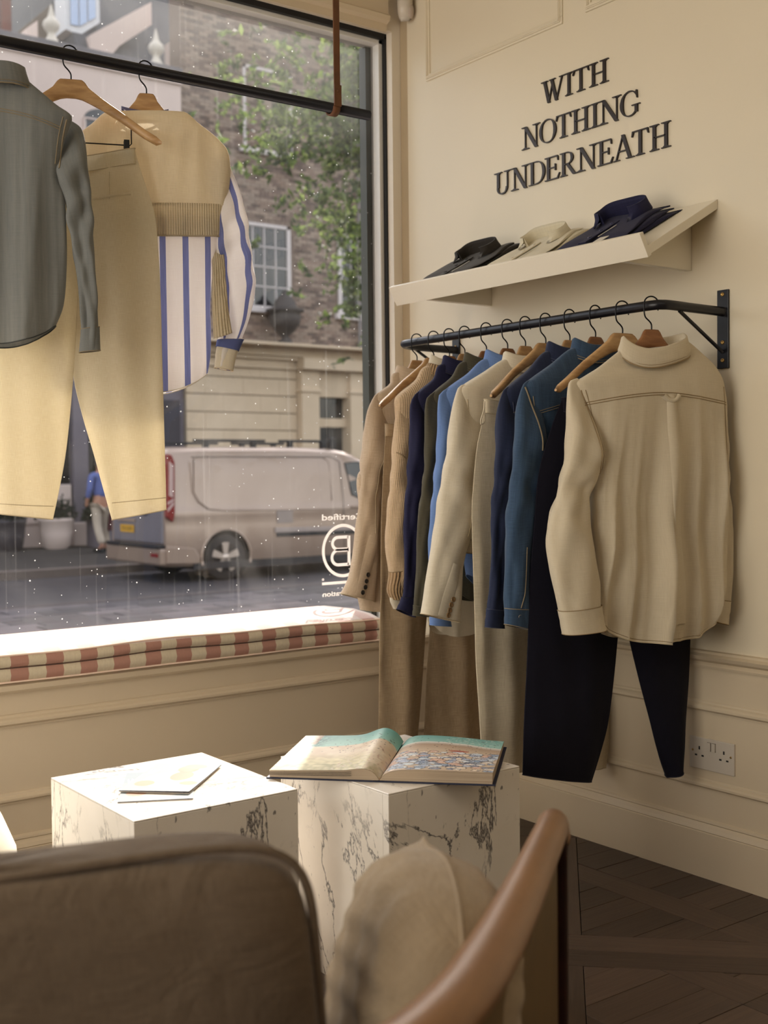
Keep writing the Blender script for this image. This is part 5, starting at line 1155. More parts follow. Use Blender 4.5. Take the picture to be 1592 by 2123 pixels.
def frame_xf(origin, ex, ey, ez): return Matrix(((ex.x, ey.x, ez.x, origin[0]), (ex.y, ey.y, ez.y, origin[1]), (ex.z, ey.z, ez.z, origin[2]), (0, 0, 0, 1)))
def soft_box(name, mat, X, Y, Z, e=.32, parent=None, seed=1, wr=.006, pipe=None, taper=0, NU=72, NV=48, bulge=.2):
    rn = random.Random(seed); rows = []; ph = [rn.uniform(0, 6) for _ in range(8)]
    f = lambda c, e: math.copysign(abs(c)**e, c)
    for j in range(NV+1):
        b = lerp(-PI/2, PI/2, j/NV); cb, sb = math.cos(b), math.sin(b); row = []
        for k in range(NU):
            a = 2*PI*k/NU; x, y, z = f(cb, e)*f(math.cos(a), e), f(cb, e)*f(math.sin(a), e), f(sb, e)
            x, z_, y = x, z, y
            ty = 1-taper*max(0, z)
            px, py, pz = X*x*(1-.04*bulge*abs(z)), Y*y*ty*(1+bulge*(1-x*x)*(1-z*z)-.0), Z*z*(1-.05*(x*x))
            w = wr*(math.sin(11*px+7*pz+ph[0])*.6+math.sin(23*px-17*pz+ph[1])*.4+math.sin(9*px+31*pz+ph[2])*.5+.35*math.sin(47*px+29*pz+ph[3]))
            row.append((px, py+math.copysign(w, y if abs(y) > .1 else 1), pz+w*.5))
        rows.append(row)
    m = MB(); m.loft(rows, True, (1, 1), True, uv=lambda i, k: (rows[min(i, NV)][k % NU][0]+(2 if (k % NU) > NU/2 else 0), rows[min(i, NV)][k % NU][2]+rows[min(i, NV)][k % NU][1]))
    return m.build(name, mat, parent)
up = Vector((0, 0, 1)); lean = (up*.97-dF*.17).normalized(); nf = dR.cross(lean)*-1
cx = Vector((.655, .985, .704)); cc = cx-dR*.325-lean*.20+dF*.085
o = soft_box('back_cushion', sofa_f, .335, .085, .21, .30, ch, 4, .005, None, .35)
o.matrix_world = frame_xf((cc.x-AC[0], cc.y-AC[1], cc.z-.012), dR, dF, lean)@Matrix.Rotation(R(-2.6), 4, 'Y')
# piping round the rear face of the back cushion
pp = []
for k in range(120):
    A = 2*PI*k/120; f = lambda c: math.copysign(abs(c)**.28, c); pp.append((.3365*f(math.cos(A)), -.052, .2115*f(math.sin(A))))
m = MB(); m.tube([(x, y*(1-.30*max(0, z/.21)), z) for x, y, z in pp], .0055, 6, True); pi_ = m.build('piping', sofa_f, o)
seatc = soft_box('seat_cushion_pad', sofa_f, .34, .30, .075, .3, ch, 9, .003); sc_ = B0+dF*.28; seatc.matrix_world = frame_xf((sc_.x-AC[0], sc_.y-AC[1], .225), dR, dF, up)
m = MB(); m.box((-.36, -.02, .10), (.36, .60, .148)); fo = m.build('seat_frame', darkwood_m, ch, .006); fo.matrix_world = frame_xf((0, 0, 0), dR, dF, up)
bkp = soft_box('back_panel', sofa_f, .33, .03, .17, .3, ch, 10, .002); bc = B0-dF*.06+dR*-.02; bkp.matrix_world = frame_xf((bc.x-AC[0]-.02, bc.y-AC[1], .34), dR, dF, up)
# loose scatter pillow against the right arm
pe = Vector((.50, .86, .0)).normalized(); pnrm = Vector((-.86, .50, .22)).normalized(); pz = pe.cross(pnrm)*-1
if pz.z < 0: pz = -pz
pil = thing('scatter_pillow', 'beige crumpled linen pillow leaning inside the armchair arm', 'pillow', (.865, 1.10, .452))
rows = []; NP = 60
def pillow(side):
    V = []
    for j in range(NP+1):
        r = []
        for i in range(NP+1):
            x, y = 2*i/NP-1, 2*j/NP-1; t = ((1-abs(x)**3.0)*(1-abs(y)**3.4))**.42; pin = 1-.10*(1-(x*y)**2*1.0)*(abs(x)**3+abs(y)**3)*.9
            wz = .004*math.sin(9*x*y+4*x+2*y)+.003*math.sin(15*x-11*y)+.0025*math.sin(26*y+8*x)
            r.append((x*.195*math.sqrt(1-.42*y*y)*(1+.10*max(0, x)**6*max(0, y)**6), side*(.10*t+wz*t*.8), y*.175*math.sqrt(1-.42*x*x)*(1+.16*max(0, x)**6*max(0, y)**6)))
        V.append(r)
    return V
m = MB(); m.loft(pillow(-1), False, uv=lambda i, k: (k*.007, i*.007)); m.loft(pillow(1), False, uv=lambda i, k: (k*.007+1, i*.007)); po = m.build('pillow_body', pillow_f, pil)
ed = pillow(1); ring = [ed[0][i] for i in range(NP)]+[ed[j][NP] for j in range(NP)]+[ed[NP][NP-i] for i in range(NP)]+[ed[NP-j][0] for j in range(NP)]
m = MB(); m.tube([(x, 0, z) for x, y, z in ring], .003, 5, True); m.build('edge_seam', pillow_f, pil)
pil.matrix_world = frame_xf((.868, 1.105, .462), pe, pnrm, pz)
# ivory pouf cut by the left edge
pf = thing('round_pouf', 'ivory upholstered round pouf cut by the left edge of photo', 'pouf', (.652, 2.635, 0))
m = MB(); m.lathe([(.0001, .0), (.19, .0), (.235, .03), (.262, .10), (.268, .19), (.258, .29), (.23, .36), (.18, .40), (.10, .42), (.0001, .424)], (0, 0, 0), 48, 2, caps=(0, 0)); m.build('pouf_body', boucle_f, pf)
m = MB(); m.tube([(.2645*math.cos(2*PI*k/60), .2645*math.sin(2*PI*k/60), .235) for k in range(60)], .005, 6, True); m.build('piping', boucle_f, pf)

# ------------------------------------------------------------ street outside (ground level is below the shop floor)
GZ = -.45; FY = 23.2; PZ = -.33
asph = NT('worn_asphalt'); av = asph.coord('Object', (.5, 1.6, 1)); an_ = asph.noise(av, 2.2, 6, .6, .6); af = asph.noise(asph.coord(), 60, 3)
asph.bsdf(asph.mix(an_, rgb(34, 30, 34), rgb(74, 68, 72)), .75, 0, asph.bump(af, .3, .01))
pav = plain('dark_pavement', rgb(50, 44, 42), .8, 0, .2, .2, 2)
stuc = plain('cream_stucco', rgb(204, 182, 154), .8, 0, .07, .15, 3); stucw = plain('white_stucco', rgb(212, 192, 182), .8, 0, .05, .1, 2)
stone = plain('pale_stone', rgb(206, 196, 182), .75, 0, .08, .1, 6); lead = plain('lead_coping', rgb(96, 92, 98), .6, 0, .1)
slate = plain('slate_roof', rgb(58, 58, 66), .6, 0, .2, .2, 5); dkglass = plain('dark_window_glass', rgb(20, 20, 24), .08, 0, .1, 0, 3, .8)
skyglass = plain('painted_sky_glass', rgb(150, 164, 186), .05, .55, .05); mort = plain('brick_mortar', rgb(128, 110, 98), .9, 0, .1)  # skyglass: blue of the lit sky is painted into the dormer panes
struct(box('ground_street', (-12, YG+.28, -.75), (34, 17.55, GZ), asph.m), 'dark worn road outside the window')
pvt = box('ground_pavement', (-12, 17.85, -.6), (34, FY+.2, PZ), pav); struct(pvt, 'dark pavement across the street')
kb = box('ground_kerb', (-12, 17.55, -.6), (34, 17.849, PZ+.004), plain('granite_kerb', rgb(104, 92, 86), .7, 0, .15)); struct(kb, 'granite kerb stones')
rr_ = random.Random(3); slab_ms = [plain('road_slab_%d' % k, rgb(*c), .7, 0, .2, .2, 5) for k, c in enumerate(((76, 70, 76), (64, 58, 64), (88, 80, 84), (54, 49, 54)))]
near_pv = box('ground_near_pavement', (-12, YG+.3, -.6), (34, 13.3, GZ+.04), plain('slab_bed', rgb(44, 40, 42), .9)); struct(near_pv, 'paved strip nearest the shop')
y = 10.6; row_i = 0
while y < 13.2:
    x = 2.2+(row_i % 2)*.3
    while x < 11.5:
        L_ = .62+rr_.uniform(-.06, .1)
        m = MB(); m.box((x, y, GZ+.03), (x+L_-.014, y+.286, GZ+.058+rr_.uniform(-.004, .004))); m.build('paving_slab', slab_ms[rr_.randrange(4)], near_pv, .006); x += L_
    y += .30; row_i += 1
m = MB(); m.box((-12, 13.2, -.6), (34, 13.42, GZ+.066)); struct(m.build('trim_kerb', plain('near_kerb', rgb(58, 48, 50), .7), None, .01), 'near kerb edge')

# white stucco building with parapet
wbx_ = thing('stucco_building', 'pale stucco building with lead coping and stone finials on its parapet', 'building', (8, FY, 0))
def B(o): return (o[0]-8, o[1]-FY, o[2])
def bb(nm, a, b, mat, par, bev=0): return box(nm, B(a), B(b), mat, par, bev)
w0 = bb('facade_wall', (-6, FY, 3.5), (12.045, FY+.5, 9.58), stucw, wbx_)
bb('coping', (-6, FY-.12, 9.58), (12.045, FY+.55, 9.74), lead, wbx_, .02); bb('string_course', (-6, FY-.06, 9.40), (12.05, FY+.1, 9.46), stucw, wbx_, .01)
bb('return_wall', (-6, FY+.5, 3.5), (12.04, FY+.7, 9.5), stucw, wbx_)
for cx in (9.26, 11.556, 6.9):
    prof = [(.16, 9.74), (.17, 9.78), (.13, 9.82), (.085, 9.90), (.07, 9.96), (.10, 10.0), (.15, 10.06), (.172, 10.13), (.15, 10.20), (.10, 10.25), (.075, 10.28), (.06, 10.33), (.04, 10.42), (.015, 10.52), (.001, 10.55)]
    m = MB(); m.lathe([(r, z) for r, z in prof], (cx-8, .15, 0), 18); m.build('finial', stone, wbx_)
# arched sash window seen between garments
def arch_window(x0, x1, z0, z1, par, BB, y=FY, cols=2, rws=3, arch=True, fm=stucw):
    f = MB(); cx = (x0+x1)/2; r = (x1-x0)/2; pts = [(x0, z0), (x1, z0), (x1, z1)]+([(cx+r*math.cos(PI*k/14), z1+r*.55*math.sin(PI*k/14)) for k in range(1, 14)] if arch else [])+[(x0, z1)]
    f.prism([(BB((p, 0, q))[0], q) for p, q in pts], 1, y-.02-FY, y+.02-FY); o = f.build('window_opening', dkglass, par)
    m = MB()
    for k in range(cols+1): xx = lerp(x0, x1, k/cols); m.box(BB((xx-.02, y-.05, z0)), BB((xx+.02, y-.018, z1)))
    for k in range(rws+1): zz = lerp(z0, z1, k/rws); m.box(BB((x0, y-.05, zz-.018)), BB((x1, y-.018, zz+.018)))
    m.build('glazing_bar', fm, o); s = box('sill', BB((x0-.1, y-.14, z0-.12)), BB((x1+.1, y+.02, z0-.02)), fm, par, .01); return o
arch_window(9.85, 10.75, 6.4, 8.35, wbx_, B); arch_window(7.0, 7.9, 6.4, 8.35, wbx_, B)
# ground floor shopfront, grey-lilac pilasters and dark glazing
grey = plain('lilac_grey_joinery', rgb(112, 104, 112), .6, 0, .08); greyd = plain('dark_grey_joinery', rgb(62, 56, 62), .6)
bb('shopfront_wall', (-6, FY+.1, PZ), (11.5, FY+.5, 3.5), grey, wbx_); bb('fascia', (-6, FY-.14, 3.05), (11.5, FY+.1, 3.5), stucw, wbx_, .02)
for x in (3.3, 5.4, 7.55, 9.62, 11.3):
    bb('pilaster', (x-.16, FY-.08, PZ), (x+.16, FY+.1, 3.05), grey, wbx_, .015); bb('pilaster_base', (x-.2, FY-.12, PZ), (x+.2, FY+.1, .15), stucw, wbx_, .02)
for x0, x1 in ((3.5, 5.2), (5.6, 7.35), (7.8, 9.42), (9.85, 11.1)):
    w_ = bb('shop_window', (x0, FY+.05, .95), (x1, FY+.09, 2.9), dkglass, wbx_)
    for k in range(1, 3): bb('mullion', (lerp(x0, x1, k/3)-.03, FY+.0, .95), (lerp(x0, x1, k/3)+.03, FY+.06, 2.9), greyd, wbx_)
    bb('stall_riser', (x0, FY-.04, PZ), (x1, FY+.1, .92), stucw, wbx_, .02); bb('riser_moulding', (x0, FY-.07, .15), (x1, FY, .2), stucw, wbx_)
bb('dark_doorway', (11.52, FY+.1, PZ), (11.95, FY+.12, 2.7), greyd, wbx_)
bb('door_reveal', (11.5, FY+.12, PZ), (12.05, FY+.5, 3.5), grey, wbx_)
# roofs behind the parapet
rf = thing('slate_roof', 'grey slate mansard roof with dormer and sloping white party walls', 'roof', (8, FY, 0))
def poly_xz(nm, pts, y0, y1, mat, par): m = MB(); m.prism([(x-8, z) for x, z in pts], 1, y0-FY, y1-FY); return m.build(nm, mat, par, .0)
m = MB(); m.prism([(24.2-FY, 9.5), (26.2-FY, 12.9), (30-FY, 13.2), (30-FY, 9.5)], 0, 10.35-8, 14.6-8); m.build('roof_slope', slate, rf)
poly_xz('roof_end', [(8.6, 9.9), (9.45, 10.75), (10.4, 11.7), (10.5, 10.2)], 26, 26.5, plain('brown_roof_edge', rgb(110, 98, 86), .8), rf)
poly_xz('party_wall', [(10.62, 10.0), (10.62, 10.59), (12.08, 11.62), (12.08, 11.12), (11.3, 10.50), (10.9, 10.0)], 24.6, 24.9, stucw, rf)
poly_xz('party_wall', [(12.38, 9.9), (12.38, 10.72), (12.73, 10.9), (12.73, 9.9)], 24.3, 24.6, stucw, rf)
poly_xz('party_wall', [(9.18, 9.9), (9.18, 10.4), (9.42, 10.61), (9.42, 9.9)], 24.5, 24.8, stucw, rf)
poly_xz('roof_gable', [(9.5, 9.9), (10.1, 10.45), (10.65, 10.3), (11.4, 10.55), (12.4, 10.9), (12.4, 9.9)], 24.95, 25.3, slate, rf)
dm = poly_xz('dormer', [(10.2, 10.72), (10.5, 10.64), (10.98, 11.02), (10.98, 12.1), (10.2, 11.6)], 24.9, 25.5, plain('dormer_frame', rgb(214, 214, 216), .6), rf)
for k in range(3):
    xa, xb = 10.3+k*.2, 10.3+k*.2+.17; g_ = lambda x: 10.83+max(0, x-10.5)*.72
    m = MB(); m.prism([(xa-8, g_(xa)), (xb-8, g_(xb)), (xb-8, g_(xb)+.62), (xa-8, g_(xa)+.6)], 1, 24.86-FY, 24.9-FY); m.build('pane', skyglass, dm)
for x, w_ in ((9.15, .28), (9.56, .22)):
    cm = bb('chimney_pot', (x, 27, 10.6), (x+w_, 27.3, 12.3), plain('terracotta_%d' % int(x*10), rgb(112, 52, 42), .8, 0, .15), rf, .02)

# brick building: real bricks over a mortar wall
bh = thing('brick_building', 'brown brick building with sash window and cream rendered ground floor', 'building', (12.05, FY, 0))
def B2(o): return (o[0]-12.05, o[1]-FY, o[2])
X1 = 17.6
box('mortar_wall', B2((12.05, FY+.012, 3.9)), B2((X1, FY+.5, 11.5)), mort, bh)
bmats = [plain('brick_%d' % k, rgb(*c), .85, 0, .15) for k, c in enumerate(((144, 122, 108), (124, 104, 94), (160, 140, 124), (104, 88, 80), (150, 132, 118)))]
m = MB(); rr_ = random.Random(8); z = 3.97; row_i = 0
holes = [(13.3, 14.82, 4.72, 6.75), (16.0, 17.4, 4.72, 6.75), (13.62, 14.76, 8.42, 10.08)]
while z < 11.45:
    x = 12.05+(row_i % 2)*.1125
    while x < X1-.2:
        if not any(h[0]-.2 < x < h[1] and h[2]-.06 < z < h[3] for h in holes[:2]):
            m.box(B2((x+.005, FY-rr_.uniform(.0, .006), z+.005)), B2((x+.220, FY+.013, z+.070)), mi=rr_.randrange(5))
        x += .225
    z += .075; row_i += 1
o = m.build('brickwork', bmats, bh); o['kind'] = 'stuff'
tr_m = plain('white_painted_joinery', rgb(206, 196, 192), .6)
for a, b in (((13.56, FY-.03, 8.36), (13.63, FY+.0, 10.16)), ((14.76, FY-.03, 8.36), (14.83, FY, 10.16)), ((13.56, FY-.03, 10.09), (14.83, FY, 10.16))): box('blind_window_surround', B2(a), B2(b), tr_m, bh)
box('stone_sill', B2((13.45, FY-.1, 8.22)), B2((14.9, FY, 8.34)), tr_m, bh, .01)
def sash(x0, x1, z0, z1):
    box('window_recess', B2((x0, FY-.01, z0)), B2((x1, FY+.011, z1)), dkglass, bh); f = MB()
    f.box(B2((x0, FY-.05, z0)), B2((x0+.10, FY+.0, z1))); f.box(B2((x1-.10, FY-.05, z0)), B2((x1, FY, z1))); f.box(B2((x0, FY-.05, z1-.07)), B2((x1, FY, z1)))
    f.build('sash_frame', tr_m, bh); g_ = MB()
    for k in range(1, 4): xx = lerp(x0+.1, x1-.1, k/4); g_.box(B2((xx-.014, FY-.035, z0)), B2((xx+.014, FY-.005, z1)))
    for k in range(0, 5): zz = lerp(z0+.02, z1-.07, k/4); g_.box(B2((x0+.1, FY-.035, zz-.014)), B2((x1-.1, FY-.005, zz+.014)))
    g_.build('glazing_bar', tr_m, bh); box('sill', B2((x0-.1, FY-.14, z0-.13)), B2((x1+.12, FY+.0, z0)), tr_m, bh, .01)
sash(13.35, 14.74, 4.83, 6.7); sash(16.05, 17.35, 4.83, 6.7)
# rendered ground floor, each course of blocks recessed at its joints
box('render_backing', B2((12.05, FY+.02, PZ)), B2((14.88, FY+.5, 3.9)), plain('render_joint', rgb(150, 136, 116), .85), bh)
zc = [PZ, .1, .5, .9, 1.3, 1.68, 2.07, 2.46, 2.85, 3.24, 3.47]
for k in range(len(zc)-1):
    xs = [12.05, 12.95, 13.9, 14.87] if k % 2 else [12.05, 12.5, 13.45, 14.4, 14.87]
    for a, b in zip(xs, xs[1:]): box('render_block', B2((a+.001, FY-.02, zc[k]+.012)), B2((b-.001, FY+.03, zc[k+1]-.012)), stuc, bh, .006)
for a, b in ((14.88, 15.36), (16.24, 16.75)): box('pilaster', B2((a, FY-.22, PZ)), B2((b, FY+.3, 3.46)), stuc, bh, .01); box('pilaster_capital', B2((a-.03, FY-.26, 2.95)), B2((b+.03, FY+.1, 3.03)), stuc, bh, .01)
box('right_wall', B2((16.75, FY-.0, PZ)), B2((X1, FY+.5, 3.9)), stuc, bh); box('door_lintel', B2((15.36, FY-.1, 2.86)), B2((16.24, FY+.3, 3.46)), stuc, bh)
box('transom_rail', B2((15.36, FY-.02, 2.17)), B2((16.24, FY+.12, 2.37)), stuc, bh, .01)
tp = box('transom_window', B2((15.4, FY+.1, 2.37)), B2((16.22, FY+.14, 2.86)), dkglass, bh); dp_ = box('entrance_door', B2((15.4, FY+.12, PZ)), B2((16.22, FY+.16, 2.17)), plain('black_door', rgb(18, 17, 20), .3), bh)
m = MB(); m.box(B2((15.79, FY+.09, PZ)), B2((15.83, FY+.13, 2.17))); m.build('door_mullion', plain('door_rib', rgb(36, 34, 38), .4), dp_)
for z0, z1, pr in ((3.46, 3.53, .10), (3.53, 3.66, .06), (3.66, 3.74, .16), (3.74, 3.93, .24), (3.93, 3.99, .66)): box('cornice', B2((12.05, FY-pr, z0)), B2((X1, FY+.05, z1)), stuc, bh, .008)
box('cornice_break', B2((14.82, FY-.42, 3.46)), B2((16.85, FY-.1, 3.72)), stuc, bh, .01)
ur = thing('stone_urn', 'dark stone urn on ledge of brick building, half veiled by smears on the glass', 'urn', (14.3, FY-.46, 3.992))
m = MB(); m.lathe([(.16, 0), (.17, .05), (.09, .10), (.08, .16), (.2, .26), (.33, .42), (.36, .60), (.33, .68), (.42, .70), (.43, .75), (.28, .80), (.24, .92), (.15, 1.04), (.06, 1.10), (.07, 1.14), (.001, 1.2)], (0, 0, 0), 22); m.build('urn_body', plain('dark_urn_stone', rgb(66, 58, 54), .7), ur)
dpipe = thing('drainpipe', 'thin grey drainpipe down the brick wall at right of window', 'pipe', (16.6, FY-.12, 4))
m = MB(); m.tube([(0, 0, -.1), (0, 0, 7.4)], .045, 8); m.build('pipe', plain('grey_pipe', rgb(116, 108, 104), .6), dpipe)

tb = thing('terrace_building', 'pale terrace house beyond the brick building, hidden behind the pier', 'building', (17.65, FY, 0))
def B3(o): return (o[0]-17.65, o[1]-FY, o[2])
box('facade_wall', B3((17.62, FY+.05, PZ)), B3((30, FY+.5, 11.2)), stuc, tb); box('coping', B3((17.62, FY-.1, 11.2)), B3((30, FY+.6, 11.4)), lead, tb, .02); box('string_course', B3((17.62, FY-.05, 3.6)), B3((30, FY+.1, 3.8)), stone, tb, .02)
for wx in (18.6, 21.4, 24.2, 27.0):
    for wz in (.6, 4.8, 8.2): arch_window(wx, wx+1.2, wz, wz+1.9, tb, B3, FY+.05, 2, 4, False, stone)

# planters, topiary
def leafy(name, pts, size, mat, par, seed, ratio=2.2):
    rn = random.Random(seed); m = MB()
    for p in pts:
        a = Vector((rn.gauss(0, 1), rn.gauss(0, 1), rn.gauss(0, 1))).normalized(); b = a.orthogonal().normalized(); s = size*rn.uniform(.6, 1.3); q = Matrix.Rotation(rn.uniform(0, 6.3), 3, a)@b
        c = a.cross(q); P = Vector(p); m.add([P-q*s*ratio/2, P+c*s*.5+a*s*.15, P+q*s*ratio/2, P-c*s*.5+a*s*.15], [(0, 1, 2, 3)], False, None, rn.randrange(len(mat)))
    o = m.build(name, mat, par); o['kind'] = 'stuff'; return o
def leafmat(name, c):
    t = NT(name); b = t.n('BsdfPrincipled', {'Base Color': c, 'Roughness': .6}); tr_ = t.n('BsdfTranslucent', {'Color': tuple(min(1, x*1.8) for x in c)}); mx_ = t.n('MixShader', {'Fac': .4, 1: b.outputs[0], 2: tr_.outputs[0]}); t.link(mx_.outputs[0], t.out.inputs[0]); return t.m
lf_dark = [leafmat('topiary_leaf_%d' % k, rgb(*c)) for k, c in enumerate(((26, 36, 24), (38, 50, 32), (18, 26, 18)))]
lf = [leafmat('tree_leaf_%d' % k, rgb(*c)) for k, c in enumerate(((62, 78, 40), (84, 100, 50), (44, 56, 32), (104, 118, 66)))]
rn = random.Random(4)
tp_ = thing('topiary', 'dark clipped conical evergreen in grey box planter across the street', 'shrub', (9.82, 22.4, PZ))
m = MB(); m.box((-.3, -.3, 0), (.3, .3, .55)); m.box((-.33, -.33, .5), (.33, .33, .56)); m.build('planter_box', grey, tp_, .01)
m = MB(); m.tube([(0, 0, .5), (0, 0, 1.0)], .04, 6); m.build('stem', plain('bark', rgb(50, 38, 30), .9), tp_)
pts = []
for k in range(2600):
    h = rn.random()**1.4; a = rn.uniform(0, 2*PI); r = (.46*(1-h)+.03)*math.sqrt(rn.uniform(.5, 1)); pts.append((r*math.cos(a), r*math.sin(a), .56+h*2.0))
leafy('foliage', pts, .055, lf_dark, tp_, 1)
for i, (x, lab) in enumerate(((8.86, 'round pale planter with small green plant before the white shopfront'), (7.9, 'dark planter with trailing plant at left edge of the street view'))):
    pl_ = thing('planter', lab, 'planter', (x, 22.6, PZ)); m = MB(); m.lathe([(.2, 0), (.27, .04), (.31, .3), (.33, .52), (.35, .54), (.35, .6), (.31, .6), (.3, .54), (.001, .53)], (0, 0, 0), 22); m.build('pot', stucw if i == 0 else greyd, pl_)
    leafy('foliage', [(rn.gauss(0, .17), rn.gauss(0, .17), .6+abs(rn.gauss(.1, .12))) for k in range(420)], .06, lf_dark, pl_, 3+i)

# street tree in front of the brick building: trunk beyond the frame to the right, feathery hanging boughs
te = thing('street_tree', 'feathery green street tree leaning across the right side of the window view', 'tree', (12.4, 13.9, GZ))
bark = plain('tree_bark', rgb(70, 58, 46), .9, 0, .2, .3, 6)
m = MB(); m.tube([(0, 0, 0), (-.1, 0, 2), (-.5, -.2, 4.2), (-1.2, -.3, 6.2), (-1.6, -.2, 8.2)], [.17, .15, .12, .08, .04], 10); m.build('trunk', bark, te)
rn = random.Random(17); pts = []; brs = MB()
def bough(a, b, n, sp, dens):
    a, b = Vector(a), Vector(b)
    C_ = catmull([tuple(a), tuple(a.lerp(b, .5)+Vector((0, 0, .35))), tuple(b)], 12); brs.tube([tuple(c) for c in C_], [lerp(.035, .006, i/11) for i in range(12)], 5)
    for k in range(n):
        t = rn.random()**.8; c = a.lerp(b, t)+Vector((0, 0, .35*math.sin(PI*t))); off = Vector((rn.gauss(0, sp), rn.gauss(0, sp), rn.gauss(-.12, sp*.6)))
        tw = c+off
        d_ = Vector((rn.gauss(0, 1), rn.gauss(0, 1), rn.gauss(-.7, .5))).normalized()*.32
        for q in range(dens):
            s = q/dens; pts.append(tuple(tw+d_*s+Vector((rn.gauss(0, .02), rn.gauss(0, .02), rn.gauss(0, .02)))))
tips = [(-4.6, -1.5, 5.6), (-4.9, -.6, 6.6), (-4.0, -2.0, 4.9), (-3.4, -1.2, 4.0), (-3.0, -2.4, 5.6), (-2.6, -.8, 3.6), (-3.6, .8, 6.3), (-2.0, -1.8, 4.6), (-2.4, .6, 5.4), (-3.9, -1.0, 7.2), (-2.9, -.2, 6.9), (-1.4, -1.2, 3.3), (-1.0, .5, 4.4), (-3.3, -1.6, 6.2), (-1.8, .2, 7.4), (-2.3, -1.6, 2.9)]
for i, tpos in enumerate(tips): bough((-1.0+rn.uniform(-.4, .3), -.3, rn.uniform(4.4, 7.4)), tpos, 125, .42, 10)
brs.build('branch', bark, te); leafy('foliage', pts, .058, lf, te, 6, 2.3)

# ------------------------------------------------------------ parked van
vp = NT('champagne_van_paint'); vp.bsdf(rgb(160, 138, 122), .28, .35, None, .5, **{'Coat Weight': .6, 'Coat Roughness': .05}); van_p = vp.m
VX, VY = 7.62, 15.28
van = thing('delivery_van', 'champagne panel van parked at the far kerb, seen from rear left side', 'van', (VX, VY, GZ), 0)
VL, VWd, VH = 4.95, 1.95, 1.95
def roofz(x):
    P = [(0, 1.86), (.12, 1.93), (.6, 1.955), (2.2, 1.96), (3.0, 1.93), (3.35, 1.85), (3.9, 1.50), (4.1, 1.36), (4.5, 1.22), (4.85, 1.05), (4.95, .8)]
    for a, b in zip(P, P[1:]):
        if x <= b[0]: return lerp(a[1], b[1], (x-a[0])/(b[0]-a[0]))
    return .8
def vsec(x, y_side):
    """profile points (y offset inward, z) from sill to roof centre"""
    rz = roofz(x); inn = .0+.07*sstep(.35, 0, x)+.16*sstep(4.2, 4.95, x)
    belt = 1.06
    pts = [(inn+.03, .24), (inn+.012, .30), (inn+.0, .46), (inn-.006, .62), (inn+.004, .80), (inn+.012, .93), (inn+.004, 1.0), (inn+.016, 1.04), (inn+.03, min(1.12, rz-.12)), (inn+.055, lerp(min(1.12, rz-.12), rz, .45)), (inn+.085, lerp(min(1.12, rz-.12), rz, .75)), (inn+.12, rz-.07), (inn+.18, rz-.02), (inn+.34, rz), (.975, rz+.012)]
    return pts
rows = []; xs_ = [0, .04, .10, .2, .4]+[.4+.18*k for k in range(1, 23)]+[4.5, 4.65, 4.8, 4.9, 4.95]
for x in xs_:
    s = vsec(x, 0); rows.append([(x, a, z) for a, z in s]+[(x, VWd-a, z) for a, z in s[::-1][1:]])
m = MB(); m.loft(rows, True, (1, 1)); bodyv = m.build('van_body', van_p, van); 
cut = MB()
for wx in (.93, 4.0): cut.lathe([(.40, -.2), (.40, .32)], (wx, 0, .34), 40, 1)
for wx in (.93, 4.0): cut.lathe([(.40, VWd-.32), (.40, VWd+.2)], (wx, 0, .34), 40, 1)
cu_ = cut.build('cutter', van_p, van); bm_ = bodyv.modifiers.new('b', 'BOOLEAN'); bm_.operation = 'DIFFERENCE'; bm_.object = cu_; bm_.solver = 'EXACT'
bpy.context.view_layer.update(); me = bpy.data.meshes.new_from_object(bodyv.evaluated_get(bpy.context.evaluated_depsgraph_get())); bodyv.modifiers.clear(); bodyv.data = me; bpy.data.objects.remove(cu_)
for p in me.polygons: p.use_smooth = True
try: me.set_sharp_from_angle(angle=R(32))
except Exception: pass
blackp = plain('black_van_plastic', rgb(26, 24, 28), .5); tyre = plain('tyre_rubber', rgb(20, 19, 21), .8); alloy = plain('alloy_wheel', rgb(196, 180, 168), .3, .7)
redl = plain('red_lamp_lens', rgb(130, 14, 16), .12, 0, .1, 0, 8, .8); clr = plain('clear_lamp_lens', rgb(206, 178, 172), .1, .2)
